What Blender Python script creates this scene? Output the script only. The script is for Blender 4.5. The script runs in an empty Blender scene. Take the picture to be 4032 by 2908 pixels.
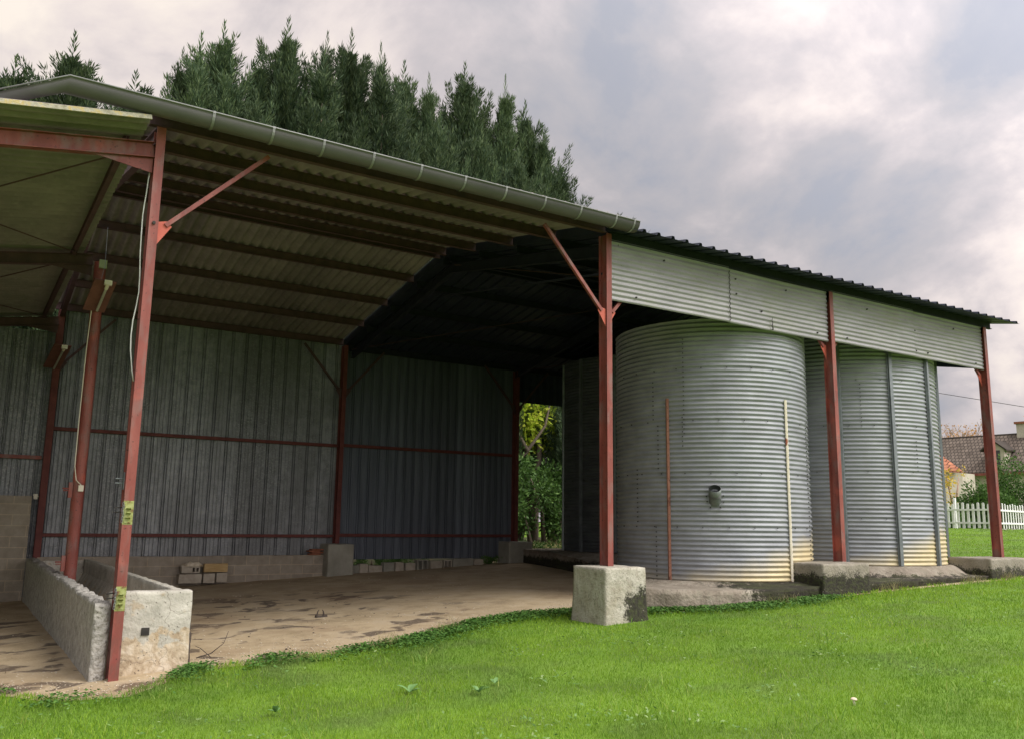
import bpy, math, random
import numpy as np
from mathutils import Vector, Matrix, noise as mnoise
random.seed(7); rng = np.random.default_rng(7)
SC = bpy.context.scene; COL = SC.collection
V = Vector

# ---------------- camera ----------------
CAM = V((-1.4605, -9.3153, 1.6)); YAW, PIT, ROL, FPX = 0.5642, 0.1729, 0.0143, 3422.9
Fw = V((math.sin(YAW)*math.cos(PIT), math.cos(YAW)*math.cos(PIT), math.sin(PIT)))
Rt = Fw.cross(V((0, 0, 1))).normalized(); Up = Rt.cross(Fw)
Rt, Up = Rt*math.cos(ROL)+Up*math.sin(ROL), -Rt*math.sin(ROL)+Up*math.cos(ROL)
cam = bpy.data.cameras.new('camera'); camo = bpy.data.objects.new('camera', cam); COL.objects.link(camo)
cam.sensor_fit = 'HORIZONTAL'; cam.sensor_width = 36; cam.lens = FPX/4032*36; cam.clip_end = 3000
camo.matrix_world = Matrix(((Rt.x, Up.x, -Fw.x, CAM.x), (Rt.y, Up.y, -Fw.y, CAM.y), (Rt.z, Up.z, -Fw.z, CAM.z), (0, 0, 0, 1)))
SC.camera = camo
def ray(px, py): return Fw+Rt*((px-2016)/FPX)-Up*((py-1454)/FPX)
def at(px, py, ax, v):
    d = ray(px, py); return CAM+d*((v-CAM[ax])/d[ax])
def far(px, py, dist):
    d = ray(px, py); return CAM+d*dist

# ---------------- light ----------------
SC.view_settings.view_transform = 'Standard'; SC.view_settings.look = 'None'
SC.view_settings.exposure = 0.87; SC.view_settings.gamma = 1
SUN_EL, SUN_AZ = 48, 150            # azimuth measured from +y (into the barn) towards +x
w = bpy.data.worlds.new('World'); SC.world = w; w.use_nodes = True
nt = w.node_tree; nt.nodes.clear()
def N(nt, t, **k):
    n = nt.nodes.new(t)
    for a, b in k.items():
        if a.startswith('i_'):
            key = a[2:]; key = int(key) if key.isdigit() else key.replace('_', ' ')
            n.inputs[key].default_value = b
        else: setattr(n, a, b)
    return n
def ramp(nt, stops, src=None, interp='LINEAR'):
    r = nt.nodes.new('ShaderNodeValToRGB'); cr = r.color_ramp; cr.interpolation = interp
    while len(cr.elements) < len(stops): cr.elements.new(.5)
    for e, (p, c) in zip(cr.elements, stops):
        e.position = p; e.color = (c[0], c[1], c[2], 1) if hasattr(c, '__len__') else (c, c, c, 1)
    if src is not None: nt.links.new(src, r.inputs[0])
    return r
def mathn(nt, op, a, b=None, c=None):
    n = nt.nodes.new('ShaderNodeMath'); n.operation = op
    for i, x in enumerate((a, b, c)):
        if x is None: continue
        if isinstance(x, (int, float)): n.inputs[i].default_value = x
        else: nt.links.new(x, n.inputs[i])
    return n.outputs[0]
L = nt.links.new
tc = N(nt, 'ShaderNodeTexCoord'); sx = N(nt, 'ShaderNodeSeparateXYZ'); L(tc.outputs['Generated'], sx.inputs[0])
zz = mathn(nt, 'ADD', mathn(nt, 'MAXIMUM', sx.outputs[2], 0.0), 0.5)
cb = N(nt, 'ShaderNodeCombineXYZ'); L(mathn(nt, 'DIVIDE', sx.outputs[0], zz), cb.inputs[0]); L(mathn(nt, 'DIVIDE', sx.outputs[1], zz), cb.inputs[1])
mp = N(nt, 'ShaderNodeMapping'); L(cb.outputs[0], mp.inputs[0]); mp.inputs['Location'].default_value = (9, 2.5, 0)
n1 = N(nt, 'ShaderNodeTexNoise', i_Scale=3.4, i_Detail=10.0, i_Roughness=.56, i_Distortion=.25); L(mp.outputs[0], n1.inputs[0])
n2 = N(nt, 'ShaderNodeTexNoise', i_Scale=1.3, i_Detail=3.0, i_Roughness=.5); L(mp.outputs[0], n2.inputs[0])
mixd = mathn(nt, 'ADD', mathn(nt, 'MULTIPLY', n1.outputs[0], .62), mathn(nt, 'MULTIPLY', n2.outputs[0], .42))
cr = ramp(nt, [(.42, (.215, .218, .245)), (.47, (.255, .245, .26)), (.515, (.315, .29, .298)), (.56, (.41, .368, .358)), (.62, (.50, .45, .405))], mixd)
zup = mathn(nt, 'MAXIMUM', sx.outputs[2], 0.0)
sdir = (math.sin(math.radians(SUN_AZ))*math.cos(math.radians(SUN_EL)), math.cos(math.radians(SUN_AZ))*math.cos(math.radians(SUN_EL)), math.sin(math.radians(SUN_EL)))
dt = N(nt, 'ShaderNodeVectorMath', operation='DOT_PRODUCT'); L(tc.outputs['Generated'], dt.inputs[0]); dt.inputs[1].default_value = sdir
glow = mathn(nt, 'POWER', mathn(nt, 'MAXIMUM', dt.outputs['Value'], 0.0), 1.6)      # clouds are brightest round the hidden sun
elev = mathn(nt, 'ADD', mathn(nt, 'MULTIPLY_ADD', mathn(nt, 'POWER', zup, 3.0), 1.0, 1.0), mathn(nt, 'MULTIPLY', glow, 2.8))      # overcast skies brighten towards the zenith
bgc = N(nt, 'ShaderNodeBackground'); L(cr.outputs[0], bgc.inputs[0]); L(elev, bgc.inputs[1])
sky = N(nt, 'ShaderNodeTexSky', sky_type='NISHITA', sun_disc=False); sky.sun_elevation = math.radians(SUN_EL); sky.sun_rotation = math.radians(SUN_AZ)
bgs = N(nt, 'ShaderNodeBackground', i_Strength=.08); L(sky.outputs[0], bgs.inputs[0])
cov = ramp(nt, [(.33, .8), (.44, 1.0)], mixd)
ms = N(nt, 'ShaderNodeMixShader'); L(cov.outputs[0], ms.inputs[0]); L(bgs.outputs[0], ms.inputs[1]); L(bgc.outputs[0], ms.inputs[2])
wo = N(nt, 'ShaderNodeOutputWorld'); L(ms.outputs[0], wo.inputs[0])
sl = bpy.data.lights.new('sun', 'SUN'); so = bpy.data.objects.new('sun', sl); COL.objects.link(so)
sl.energy = 1.5; sl.angle = math.radians(28); sl.color = (1, .95, .88)
sd = V((math.sin(math.radians(SUN_AZ))*math.cos(math.radians(SUN_EL)), math.cos(math.radians(SUN_AZ))*math.cos(math.radians(SUN_EL)), math.sin(math.radians(SUN_EL))))
so.rotation_euler = sd.to_track_quat('Z', 'Y').to_euler()

# ---------------- materials ----------------
def mat(name, stops, scale=4, detail=6, rough=.8, metal=0, bump=.2, bscale=30, stretch=(1, 1, 1), spec=.3, coord='pos', bdist=.02, extra=None, distort=0.0, roughness=.6):
    m = bpy.data.materials.new(name); m.use_nodes = True; t = m.node_tree
    b = t.nodes['Principled BSDF']; b.inputs['Roughness'].default_value = rough; b.inputs['Metallic'].default_value = metal
    b.inputs['Specular IOR Level'].default_value = spec
    g = N(t, 'ShaderNodeNewGeometry'); o = N(t, 'ShaderNodeTexCoord')
    src = g.outputs['Position'] if coord == 'pos' else o.outputs['Object']
    mpp = N(t, 'ShaderNodeMapping'); mpp.inputs['Scale'].default_value = stretch; t.links.new(src, mpp.inputs[0])
    n = N(t, 'ShaderNodeTexNoise', i_Scale=float(scale), i_Detail=float(detail), i_Roughness=roughness, i_Distortion=float(distort)); t.links.new(mpp.outputs[0], n.inputs[0])
    r = ramp(t, stops, n.outputs[0]); col = r.outputs[0]
    if bump:
        nb = N(t, 'ShaderNodeTexNoise', i_Scale=float(bscale), i_Detail=5.0); t.links.new(mpp.outputs[0], nb.inputs[0])
        bp = N(t, 'ShaderNodeBump', i_Strength=bump, i_Distance=bdist); t.links.new(nb.outputs[0], bp.inputs['Height']); t.links.new(bp.outputs[0], b.inputs['Normal'])
    if extra: col = extra(t, col, src, b)
    t.links.new(col, b.inputs['Base Color'])
    return m
def mixc(t, fac, a, b, blend='MIX'):
    n = t.nodes.new('ShaderNodeMix'); n.data_type = 'RGBA'; n.blend_type = blend
    for s, x in ((n.inputs['Factor'], fac), (n.inputs['A'], a), (n.inputs['B'], b)):
        if isinstance(x, (int, float)): s.default_value = x
        elif isinstance(x, tuple): s.default_value = (x[0], x[1], x[2], 1)
        else: t.links.new(x, s)
    return n.outputs['Result']
def noisef(t, src, scale, lo, hi, detail=5, stretch=None, distort=0.0):
    if stretch:
        mm = N(t, 'ShaderNodeMapping'); mm.inputs['Scale'].default_value = stretch; t.links.new(src, mm.inputs[0]); src = mm.outputs[0]
    n = N(t, 'ShaderNodeTexNoise', i_Scale=float(scale), i_Detail=float(detail), i_Distortion=float(distort)); t.links.new(src, n.inputs[0])
    return ramp(t, [(lo, 0), (hi, 1)], n.outputs[0]).outputs[0]
def zfac(t, src, z0, z1, axis=2):      # 1 below z0 falling to 0 at z1
    s = N(t, 'ShaderNodeSeparateXYZ'); t.links.new(src, s.inputs[0])
    mr = N(t, 'ShaderNodeMapRange'); mr.inputs[1].default_value = z0; mr.inputs[2].default_value = z1; mr.inputs[3].default_value = 1; mr.inputs[4].default_value = 0
    t.links.new(s.outputs[axis], mr.inputs[0]); return mr.outputs[0]

def red_extra(t, col, src, b):
    f = noisef(t, src, 9, .5, .68, 8, (1, 1, .35))
    c = mixc(t, mathn(t, 'MULTIPLY', f, .75), col, (.20, .125, .11))
    f2 = noisef(t, src, 34, .63, .72, 4)
    c = mixc(t, f2, c, (.05, .022, .018))
    c = mixc(t, mathn(t, 'MULTIPLY', zfac(t, src, .0, 1.0), mathn(t, 'MULTIPLY', noisef(t, src, 14, .42, .6, 7, (1, 1, .4)), .8)), c, (.10, .052, .038))
    f3 = noisef(t, src, 3, .60, .70, 3)
    return mixc(t, mathn(t, 'MULTIPLY', f3, .55), c, (.46, .10, .065))
M = {}
M['red'] = mat('red_oxide_paint', [(.3, (.155, .038, .030)), (.5, (.225, .058, .045)), (.7, (.30, .092, .072))], 5, 8, .52, 0, .25, 60, (1, 1, .3), .4, extra=red_extra, bdist=.004)
M['shade_steel'] = mat('shaded_bay_steel', [(.3, (.013, .015, .025)), (.7, (.024, .027, .042))], 6, 6, .7, 0, .2, 40)  # frame steel coloured near black, the shade under the roof painted in
M['maroon'] = mat('maroon_paint', [(.3, (.10, .028, .026)), (.7, (.17, .05, .042))], 6, 6, .65, 0, .2, 40)
M['red_dark'] = mat('red_purlin_paint', [(.3, (.066, .040, .044)), (.7, (.115, .062, .064))], 6, 6, .7, 0, .2, 40, extra=None)
M['gusset'] = mat('bright_red_primer', [(.3, (.42, .085, .055)), (.7, (.5, .13, .09))], 9, 6, .5, 0, .15, 60)
def sheet_tone(t, col, src, w_, lo=.8, hi=1.12, axis=0):
    sp = N(t, 'ShaderNodeSeparateXYZ'); t.links.new(src, sp.inputs[0])
    fl = mathn(t, 'FLOOR', mathn(t, 'DIVIDE', sp.outputs[axis], w_)); wn = N(t, 'ShaderNodeTexWhiteNoise', noise_dimensions='1D'); t.links.new(fl, wn.inputs['W'])
    mr = N(t, 'ShaderNodeMapRange'); t.links.new(wn.outputs[0], mr.inputs[0]); mr.inputs[3].default_value = lo; mr.inputs[4].default_value = hi
    cc = N(t, 'ShaderNodeCombineXYZ')
    for q in range(3): t.links.new(mr.outputs[0], cc.inputs[q])
    return mixc(t, 1.0, col, cc.outputs[0], 'MULTIPLY')
def galv_extra(t, col, src, b):
    col = sheet_tone(t, col, src, .915)
    f = noisef(t, src, 26, .52, .66, 6)
    c = mixc(t, f, col, (.30, .31, .31))
    f2 = noisef(t, src, 1.3, .42, .62, 5, (1, 1, .5))
    c = mixc(t, mathn(t, 'MULTIPLY', f2, .55), c, (.13, .135, .14))
    return c
M['clad'] = mat('spangled_wall_sheet', [(.3, (.155, .165, .18)), (.5, (.22, .233, .255)), (.7, (.30, .315, .34))], 7, 9, .5, .35, .12, 60, (1, 1, .8), .4, extra=galv_extra, bdist=.004)
M['clad2'] = mat('newer_wall_sheet', [(.3, (.095, .11, .14)), (.7, (.165, .185, .225))], 5, 7, .48, .45, .08, 60, (2, 2, .12), .4, bdist=.004, extra=lambda t, c, s, b: sheet_tone(t, c, s, .705, .75, 1.15))
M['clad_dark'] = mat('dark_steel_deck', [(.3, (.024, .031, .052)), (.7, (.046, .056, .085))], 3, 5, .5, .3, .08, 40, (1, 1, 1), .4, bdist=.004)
M['fascia'] = mat('pale_galvanised_fascia', [(.3, (.235, .235, .242)), (.5, (.285, .283, .292)), (.7, (.335, .333, .34))], 2.6, 7, .55, .25, .1, 50, (.5, .5, 1.6), .4,
    extra=lambda t, c, s, b: mixc(t, mathn(t, 'MULTIPLY', noisef(t, s, 40, .66, .72, 3), .7), mixc(t, noisef(t, s, 1.2, .5, .8, 6), c, (.26, .265, .23)), (.14, .09, .06)), bdist=.004)
def silo_extra(t, col, src, b):
    g = N(t, 'ShaderNodeTexCoord').outputs['Object']
    edge = N(t, 'ShaderNodeSeparateXYZ'); t.links.new(g, edge.inputs[0])
    nz = N(t, 'ShaderNodeTexNoise', i_Scale=1.6, i_Detail=4.0); t.links.new(g, nz.inputs[0])
    # cream stain rises towards the right-hand (+x) side of the silo foot
    h = mathn(t, 'ADD', mathn(t, 'MULTIPLY', edge.outputs[0], .27), mathn(t, 'MULTIPLY_ADD', nz.outputs[0], .5, .33))
    d = mathn(t, 'SUBTRACT', h, edge.outputs[2]); f = ramp(t, [(.0, 0), (.35, .85)], d).outputs[0]
    c = mixc(t, f, col, (.60, .50, .27))
    c = mixc(t, mathn(t, 'MULTIPLY', noisef(t, g, 3, .5, .75, 7, (1, 1, .25)), .4), c, (.20, .21, .20))
    return mixc(t, mathn(t, 'MULTIPLY', noisef(t, g, 70, .7, .75, 2), .8), c, (.05, .05, .05))
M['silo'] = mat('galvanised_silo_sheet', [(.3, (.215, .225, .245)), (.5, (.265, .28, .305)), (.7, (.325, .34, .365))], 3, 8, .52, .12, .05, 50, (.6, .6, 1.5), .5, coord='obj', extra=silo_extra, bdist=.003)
M['silo_shade'] = mat('shaded_silo_sheet', [(.3, (.09, .10, .115)), (.7, (.16, .175, .19))], 3, 8, .5, .4, .05, 50, (.6, .6, 1.5), .4, coord='obj', bdist=.003)  # darker copy of the silo sheet, barn shade put into its colour
M['zinc'] = mat('zinc_gutter', [(.3, (.105, .10, .105)), (.7, (.155, .148, .155))], 2.5, 6, .5, .25, .06, 40, (.5, 2, 2), .4, bdist=.004)
M['bracket'] = mat('pale_bracket', [(.3, (.20, .205, .205)), (.7, (.26, .265, .265))], 6, 4, .5, .2, 0)
M['stiff'] = mat('galvanised_stiffener', [(.3, (.16, .18, .195)), (.7, (.25, .275, .29))], 6, 5, .45, .5, .05, 40)
M['primer'] = mat('brown_primer_strip', [(.35, (.24, .105, .07)), (.65, (.31, .155, .105))], 8, 6, .6, 0, .2, 60, extra=lambda t, c, s, b: mixc(t, noisef(t, s, 12, .62, .7, 3), c, (.12, .04, .025)))
M['cream'] = mat('cream_paint_strip', [(.35, (.66, .60, .47)), (.65, (.76, .70, .57))], 8, 6, .6, 0, .2, 60, extra=lambda t, c, s, b: mixc(t, noisef(t, s, 3.2, .63, .66, 5), c, (.30, .09, .05)))
M['duct'] = mat('dull_duct_metal', [(.3, (.12, .14, .13)), (.7, (.24, .26, .25))], 9, 6, .5, .4, .1, 60)
M['dark'] = mat('dark_iron', [(.3, (.02, .018, .016)), (.7, (.05, .045, .04))], 10, 4, .7, 0, .1, 50)
M['cement'] = mat('fibre_cement_sheet', [(.3, (.20, .178, .182)), (.5, (.26, .23, .232)), (.7, (.315, .28, .278))], 2, 8, .9, 0, .25, 40, (1, 1, 1), .2,
    extra=lambda t, c, s, b: sheet_tone(t, mixc(t, mathn(t, 'MULTIPLY', noisef(t, s, 11, .5, .7, 6), .6), c, (.32, .29, .285)), s, .885, .82, 1.1))
M['lichen'] = mat('lichened_sheet_edge', [(.3, (.22, .20, .13)), (.5, (.42, .40, .32)), (.62, (.48, .38, .16)), (.72, (.55, .53, .46))], 12, 6, .9, 0, .3, 60)
def conc_extra(zlo, zhi, moss=(.036, .040, .018), fx=None):
    def ex(t, c, s, b):
        c = mixc(t, noisef(t, s, 9, .5, .75, 8), c, (.27, .245, .19))
        c = mixc(t, mathn(t, 'MULTIPLY', noisef(t, s, 45, .6, .7, 3), .75), c, (.12, .11, .09))
        z = mathn(t, 'ADD', mathn(t, 'MULTIPLY_ADD', noisef(t, s, 7, .3, .7, 8), .6, -.3), mathn(t, 'MULTIPLY_ADD', noisef(t, s, 40, .3, .7, 4), .5, -.25))
        f = mathn(t, 'ADD', zfac(t, s, zlo, zhi), z)
        if fx is not None:
            f = mathn(t, 'SUBTRACT', f, mathn(t, 'MULTIPLY', zfac(t, s, fx[0], fx[1], 0), 1.2))
        f = ramp(t, [(.36, 0), (.72, .97)], f).outputs[0]
        mossc = ramp(t, [(.4, (.022, .020, .015)), (.58, moss), (.72, (.05, .062, .02))], N(t, 'ShaderNodeTexNoise', i_Scale=16.0, i_Detail=5.0).outputs[0]).outputs[0]
        return mixc(t, f, c, mossc)
    return ex
M['foot_b'] = mat('pale_footing_concrete', [(.3, (.30, .275, .20)), (.5, (.40, .38, .31)), (.7, (.50, .48, .41))], 3, 8, .92, 0, .6, 25, extra=conc_extra(.62, .92, fx=(5.74, 6.2)), bdist=.03)
M['foot'] = mat('mossy_footing_concrete', [(.3, (.20, .18, .14)), (.7, (.34, .31, .26))], 3, 8, .92, 0, .6, 25, extra=conc_extra(.75, 1.0), bdist=.03)
M['foot_in'] = mat('grey_footing_concrete', [(.3, (.22, .215, .18)), (.7, (.34, .33, .28))], 3, 8, .92, 0, .4, 25, bdist=.02)
M['slab'] = mat('weathered_slab_concrete', [(.3, (.17, .145, .11)), (.5, (.25, .215, .17)), (.7, (.36, .325, .265))], 4, 9, .95, 0, .7, 22, extra=conc_extra(.70, .86, fx=(7.9, 8.8)), bdist=.03)
def trough_extra(t, c, s, b):
    c = mixc(t, mathn(t, 'MULTIPLY', ramp(t, [(.45, 0), (.5, 1)], mathn(t, 'ADD', mathn(t, 'MULTIPLY', zfac(t, s, .1, .62), .6), mathn(t, 'MULTIPLY', noisef(t, s, 5, .3, .7, 7), .5))).outputs[0], .95), c, ramp(t, [(.35, (.33, .255, .165)), (.5, (.47, .385, .27)), (.65, (.56, .49, .38))], N(t, 'ShaderNodeTexNoise', i_Scale=7.0, i_Detail=7.0, i_Distortion=1.0).outputs[0]).outputs[0])
    c = mixc(t, mathn(t, 'MULTIPLY', noisef(t, s, 9, .62, .72, 6), .5), c, (.38, .28, .16))
    c = mixc(t, mathn(t, 'MULTIPLY', noisef(t, s, 38, .66, .7, 3), .85), c, (.07, .055, .045))
    v = N(t, 'ShaderNodeTexVoronoi', feature='DISTANCE_TO_EDGE', i_Scale=2.3)
    nn = N(t, 'ShaderNodeTexNoise', i_Scale=6.0, i_Detail=5.0); t.links.new(s, nn.inputs[0])
    t.links.new(mixc(t, .25, s, nn.outputs['Color']), v.inputs[0])
    return mixc(t, mathn(t, 'MULTIPLY', ramp(t, [(.0, 1), (.012, 0)], v.outputs[0]).outputs[0], .6), c, (.12, .09, .07))
M['trough'] = mat('worn_trough_concrete', [(.3, (.33, .32, .27)), (.5, (.45, .43, .37)), (.7, (.57, .55, .48))], 3.5, 9, .9, 0, .55, 18, extra=trough_extra, bdist=.03)
M['trough_side'] = mat('rough_cast_trough_side', [(.3, (.26, .25, .225)), (.5, (.37, .355, .32)), (.7, (.48, .46, .42))], 9, 10, .95, 0, .9, 16, extra=lambda t, c, s, b: mixc(t, mathn(t, 'MULTIPLY', noisef(t, s, 30, .6, .68, 4), .7), c, (.10, .09, .075)), bdist=.05)
def block_extra(h=.2, w_=.5, ax=0):
    def ex(t, c, s, b):
        sp = N(t, 'ShaderNodeSeparateXYZ'); t.links.new(s, sp.inputs[0])
        cbn = N(t, 'ShaderNodeCombineXYZ'); t.links.new(sp.outputs[ax], cbn.inputs[0]); t.links.new(sp.outputs[2], cbn.inputs[1])
        br = N(t, 'ShaderNodeTexBrick', i_Scale=1.0); t.links.new(cbn.outputs[0], br.inputs[0])
        br.inputs['Color1'].default_value = (1, 1, 1, 1); br.inputs['Color2'].default_value = (.82, .82, .82, 1); br.inputs['Mortar'].default_value = (1.25, 1.2, 1.1, 1)
        br.inputs['Mortar Size'].default_value = .008; br.inputs['Brick Width'].default_value = w_; br.inputs['Row Height'].default_value = h
        return mixc(t, 1.0, c, br.outputs[0], 'MULTIPLY')
    return ex
M['block'] = mat('breeze_block_masonry', [(.3, (.26, .225, .18)), (.7, (.36, .32, .265))], 6, 9, .95, 0, .5, 60, extra=block_extra(), bdist=.01)
M['block1'] = mat('breeze_block', [(.3, (.33, .29, .235)), (.7, (.45, .41, .34))], 9, 9, .95, 0, .5, 60, bdist=.01)
M['brick'] = mat('terracotta', [(.3, (.22, .08, .045)), (.7, (.34, .14, .085))], 12, 6, .9, 0, .3, 60)
M['board'] = mat('ochre_board', [(.3, (.36, .24, .10)), (.7, (.50, .36, .18))], 5, 6, .8, 0, .2, 30, (1, 1, 6))
M['sack'] = mat('dusty_sack', [(.35, (.34, .26, .16)), (.6, (.62, .56, .45))], 8, 6, .8, 0, .5, 20)
M['tyre'] = mat('old_wood', [(.3, (.04, .033, .028)), (.7, (.10, .08, .065))], 8, 6, .9, 0, .6, 30, (1, 1, .3))
M['white'] = mat('white_paint', [(.3, (.66, .67, .65)), (.6, (.80, .81, .80))], 9, 6, .6, 0, .05, 40)
M['pvc'] = mat('ivory_plastic', [(.3, (.66, .62, .50)), (.7, (.76, .72, .60))], 6, 4, .45, 0, 0)
M['green_paint'] = mat('yellow_green_paint', [(.38, (.16, .07, .04)), (.47, (.26, .29, .09)), (.6, (.34, .37, .15))], 14, 6, .7, 0, .2, 60)
M['lbox'] = mat('pale_green_box', [(.3, (.20, .24, .13)), (.7, (.28, .32, .18))], 14, 4, .6, 0, 0)
M['lampboard'] = mat('brown_lamp_board', [(.3, (.13, .055, .045)), (.7, (.20, .085, .07))], 8, 6, .7, 0, .2, 30)
M['tube'] = mat('dusty_lamp_tube', [(.3, (.30, .29, .26)), (.7, (.42, .40, .36))], 8, 4, .4, 0, 0)

def leafmat(name, a, b_, c=None, trans=.25, rough=.6, patch=None, tone=False):
    m = bpy.data.materials.new(name); m.use_nodes = True; t = m.node_tree; b = t.nodes['Principled BSDF']
    g = N(t, 'ShaderNodeNewGeometry'); r = ramp(t, [(0, a), (.6, b_), (1, c or b_)], g.outputs['Random Per Island']); col = r.outputs[0]
    if patch:
        for (sc, lo, hi, cc, k) in patch: col = mixc(t, mathn(t, 'MULTIPLY', noisef(t, g.outputs['Position'], sc, lo, hi, 4), k), col, cc)
    if tone:
        oi_ = N(t, 'ShaderNodeObjectInfo'); mr = N(t, 'ShaderNodeMapRange'); t.links.new(oi_.outputs['Random'], mr.inputs[0]); mr.inputs[3].default_value = .75; mr.inputs[4].default_value = 1.3
        cc = N(t, 'ShaderNodeCombineXYZ')
        for q in range(3): t.links.new(mr.outputs[0], cc.inputs[q])
        col = mixc(t, 1.0, col, cc.outputs[0], 'MULTIPLY')
    t.links.new(col, b.inputs['Base Color']); b.inputs['Roughness'].default_value = rough; b.inputs['Specular IOR Level'].default_value = .25
    tr = N(t, 'ShaderNodeBsdfTranslucent'); t.links.new(col, tr.inputs[0])
    mx = N(t, 'ShaderNodeMixShader'); mx.inputs[0].default_value = trans; t.links.new(b.outputs[0], mx.inputs[1]); t.links.new(tr.outputs[0], mx.inputs[2])
    t.links.new(mx.outputs[0], t.nodes['Material Output'].inputs[0]); return m
M['grass'] = leafmat('lawn_grass_blades', (.175, .32, .024), (.245, .42, .032), (.36, .52, .06), .38, .55,
    patch=[(.45, .45, .65, (.115, .235, .03), .7), (1.6, .52, .66, (.26, .41, .04), .7), (.9, .57, .68, (.20, .275, .09), .7)])
M['tuft'] = leafmat('coarse_tufts', (.09, .20, .03), (.17, .33, .04), (.36, .42, .10), .3, .5)
M['weed'] = leafmat('flat_weeds', (.09, .19, .05), (.16, .28, .08), (.27, .36, .15), .2, .5)
M['straw'] = leafmat('old_straw', (.12, .085, .05), (.42, .35, .22), (.55, .48, .33), .1, .8)
M['grass_dry'] = leafmat('dry_grass', (.22, .22, .08), (.34, .33, .14), (.42, .36, .2), .25)
M['clover'] = leafmat('clover_leaves', (.05, .13, .025), (.08, .18, .035), (.13, .26, .05), .2)
M['conifer'] = leafmat('conifer_sprays', (.036, .066, .036), (.066, .105, .05), (.12, .165, .07), .15, .7, patch=[(.5, .5, .7, (.08, .115, .045), .6)], tone=True)
M['shrub'] = leafmat('shrub_leaves', (.04, .09, .02), (.07, .15, .03), (.13, .23, .055), .3)
M['yleaf'] = leafmat('yellow_green_leaves', (.40, .56, .05), (.56, .68, .07), (.70, .72, .12), .55)
M['oleaf'] = leafmat('autumn_leaves', (.40, .20, .06), (.55, .30, .10), (.45, .32, .14), .3)
M['gleaf'] = leafmat('golden_leaves', (.55, .38, .04), (.70, .50, .06), (.40, .36, .08), .3)
M['bark'] = mat('bark', [(.3, (.07, .055, .04)), (.7, (.16, .13, .10))], 9, 6, .95, 0, .6, 20, (1, 1, .3))
M['twig'] = mat('pale_twig', [(.3, (.30, .20, .15)), (.7, (.42, .30, .23))], 5, 4, .9, 0, .1, 20)
def ground_extra(t, c, s, b):
    c = mixc(t, noisef(t, s, 1.1, .45, .65, 6), c, (.09, .15, .025))
    return mixc(t, mathn(t, 'MULTIPLY', noisef(t, s, 22, .5, .7, 4), .6), c, (.08, .14, .022))
M['ground'] = mat('lawn_soil', [(.3, (.10, .20, .02)), (.7, (.15, .26, .03))], .7, 6, .95, 0, .5, 30, extra=ground_extra, bdist=.03)
def dirt_extra(t, c, s, b):
    f = mathn(t, 'MULTIPLY', noisef(t, s, 2.1, .545, .60, 10, (1, 1.1, 1), .5), zfac(t, s, 4.5, 6.5, 0))
    f = mathn(t, 'MULTIPLY', mathn(t, 'MULTIPLY', f, zfac(t, s, 6.0, 7.5, 1)), noisef(t, s, .9, .34, .46, 3))
    c = mixc(t, mathn(t, 'MULTIPLY', f, .85), c, (.075, .055, .042))
    c = mixc(t, mathn(t, 'MULTIPLY', noisef(t, s, 36, .60, .68, 3), .5), c, (.50, .42, .31))
    return mixc(t, mathn(t, 'MULTIPLY', noisef(t, s, .8, .5, .7, 4), .5), c, (.20, .125, .07))
M['dirt'] = mat('trodden_dirt', [(.3, (.31, .24, .145)), (.5, (.43, .34, .215)), (.7, (.44, .36, .25))], 2.2, 9, .97, 0, .45, 30, extra=dirt_extra, bdist=.03)
M['litter_shade'] = mat('shaded_leaf_litter', [(.3, (.025, .03, .012)), (.55, (.05, .05, .022)), (.7, (.11, .085, .04))], 9, 8, .95, 0, .8, 20, bdist=.03)  # leaf litter, its colour darkened to carry the conifers' shade
M['stone'] = mat('pale_pebble', [(.3, (.40, .34, .25)), (.7, (.62, .55, .43))], 14, 4, .9, 0, .2, 30)
M['asphalt'] = mat('path_gravel', [(.3, (.24, .23, .21)), (.7, (.34, .33, .30))], 4, 6, .95, 0, .2, 30)
def tile_extra(scx, scz):
    def ex(t, c, s, b):
        g = N(t, 'ShaderNodeTexCoord').outputs['UV']
        br = N(t, 'ShaderNodeTexBrick', i_Scale=1.0); t.links.new(g, br.inputs[0])
        br.inputs['Color1'].default_value = (1.1, 1.1, 1.1, 1); br.inputs['Color2'].default_value = (.7, .7, .7, 1); br.inputs['Mortar'].default_value = (.28, .28, .28, 1)
        br.inputs['Mortar Size'].default_value = .03; br.inputs['Brick Width'].default_value = scx; br.inputs['Row Height'].default_value = scz
        return mixc(t, 1.0, c, br.outputs[0], 'MULTIPLY')
    return ex
M['tile'] = mat('brown_roof_tile', [(.3, (.13, .105, .085)), (.7, (.22, .18, .15))], 2, 8, .9, 0, .3, 20, extra=tile_extra(.25, .34))
M['otile'] = mat('orange_roof_tile', [(.3, (.36, .13, .075)), (.7, (.48, .21, .12))], 3, 8, .9, 0, .3, 20, extra=tile_extra(.3, .34))
M['render'] = mat('old_lime_render', [(.3, (.40, .36, .30)), (.7, (.58, .53, .45))], 1.4, 8, .95, 0, .2, 10)
M['glass'] = mat('dark_window_glass', [(.3, (.03, .03, .035)), (.7, (.06, .06, .07))], 1, 2, .15, 0, 0)
M['mush'] = mat('mushroom_cap', [(.3, (.62, .48, .34)), (.7, (.80, .70, .56))], 20, 4, .7, 0, .1, 30)
M['cable'] = mat('black_cable', [(.3, (.03, .03, .035)), (.7, (.05, .05, .055))], 3, 2, .6, 0, 0)

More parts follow.
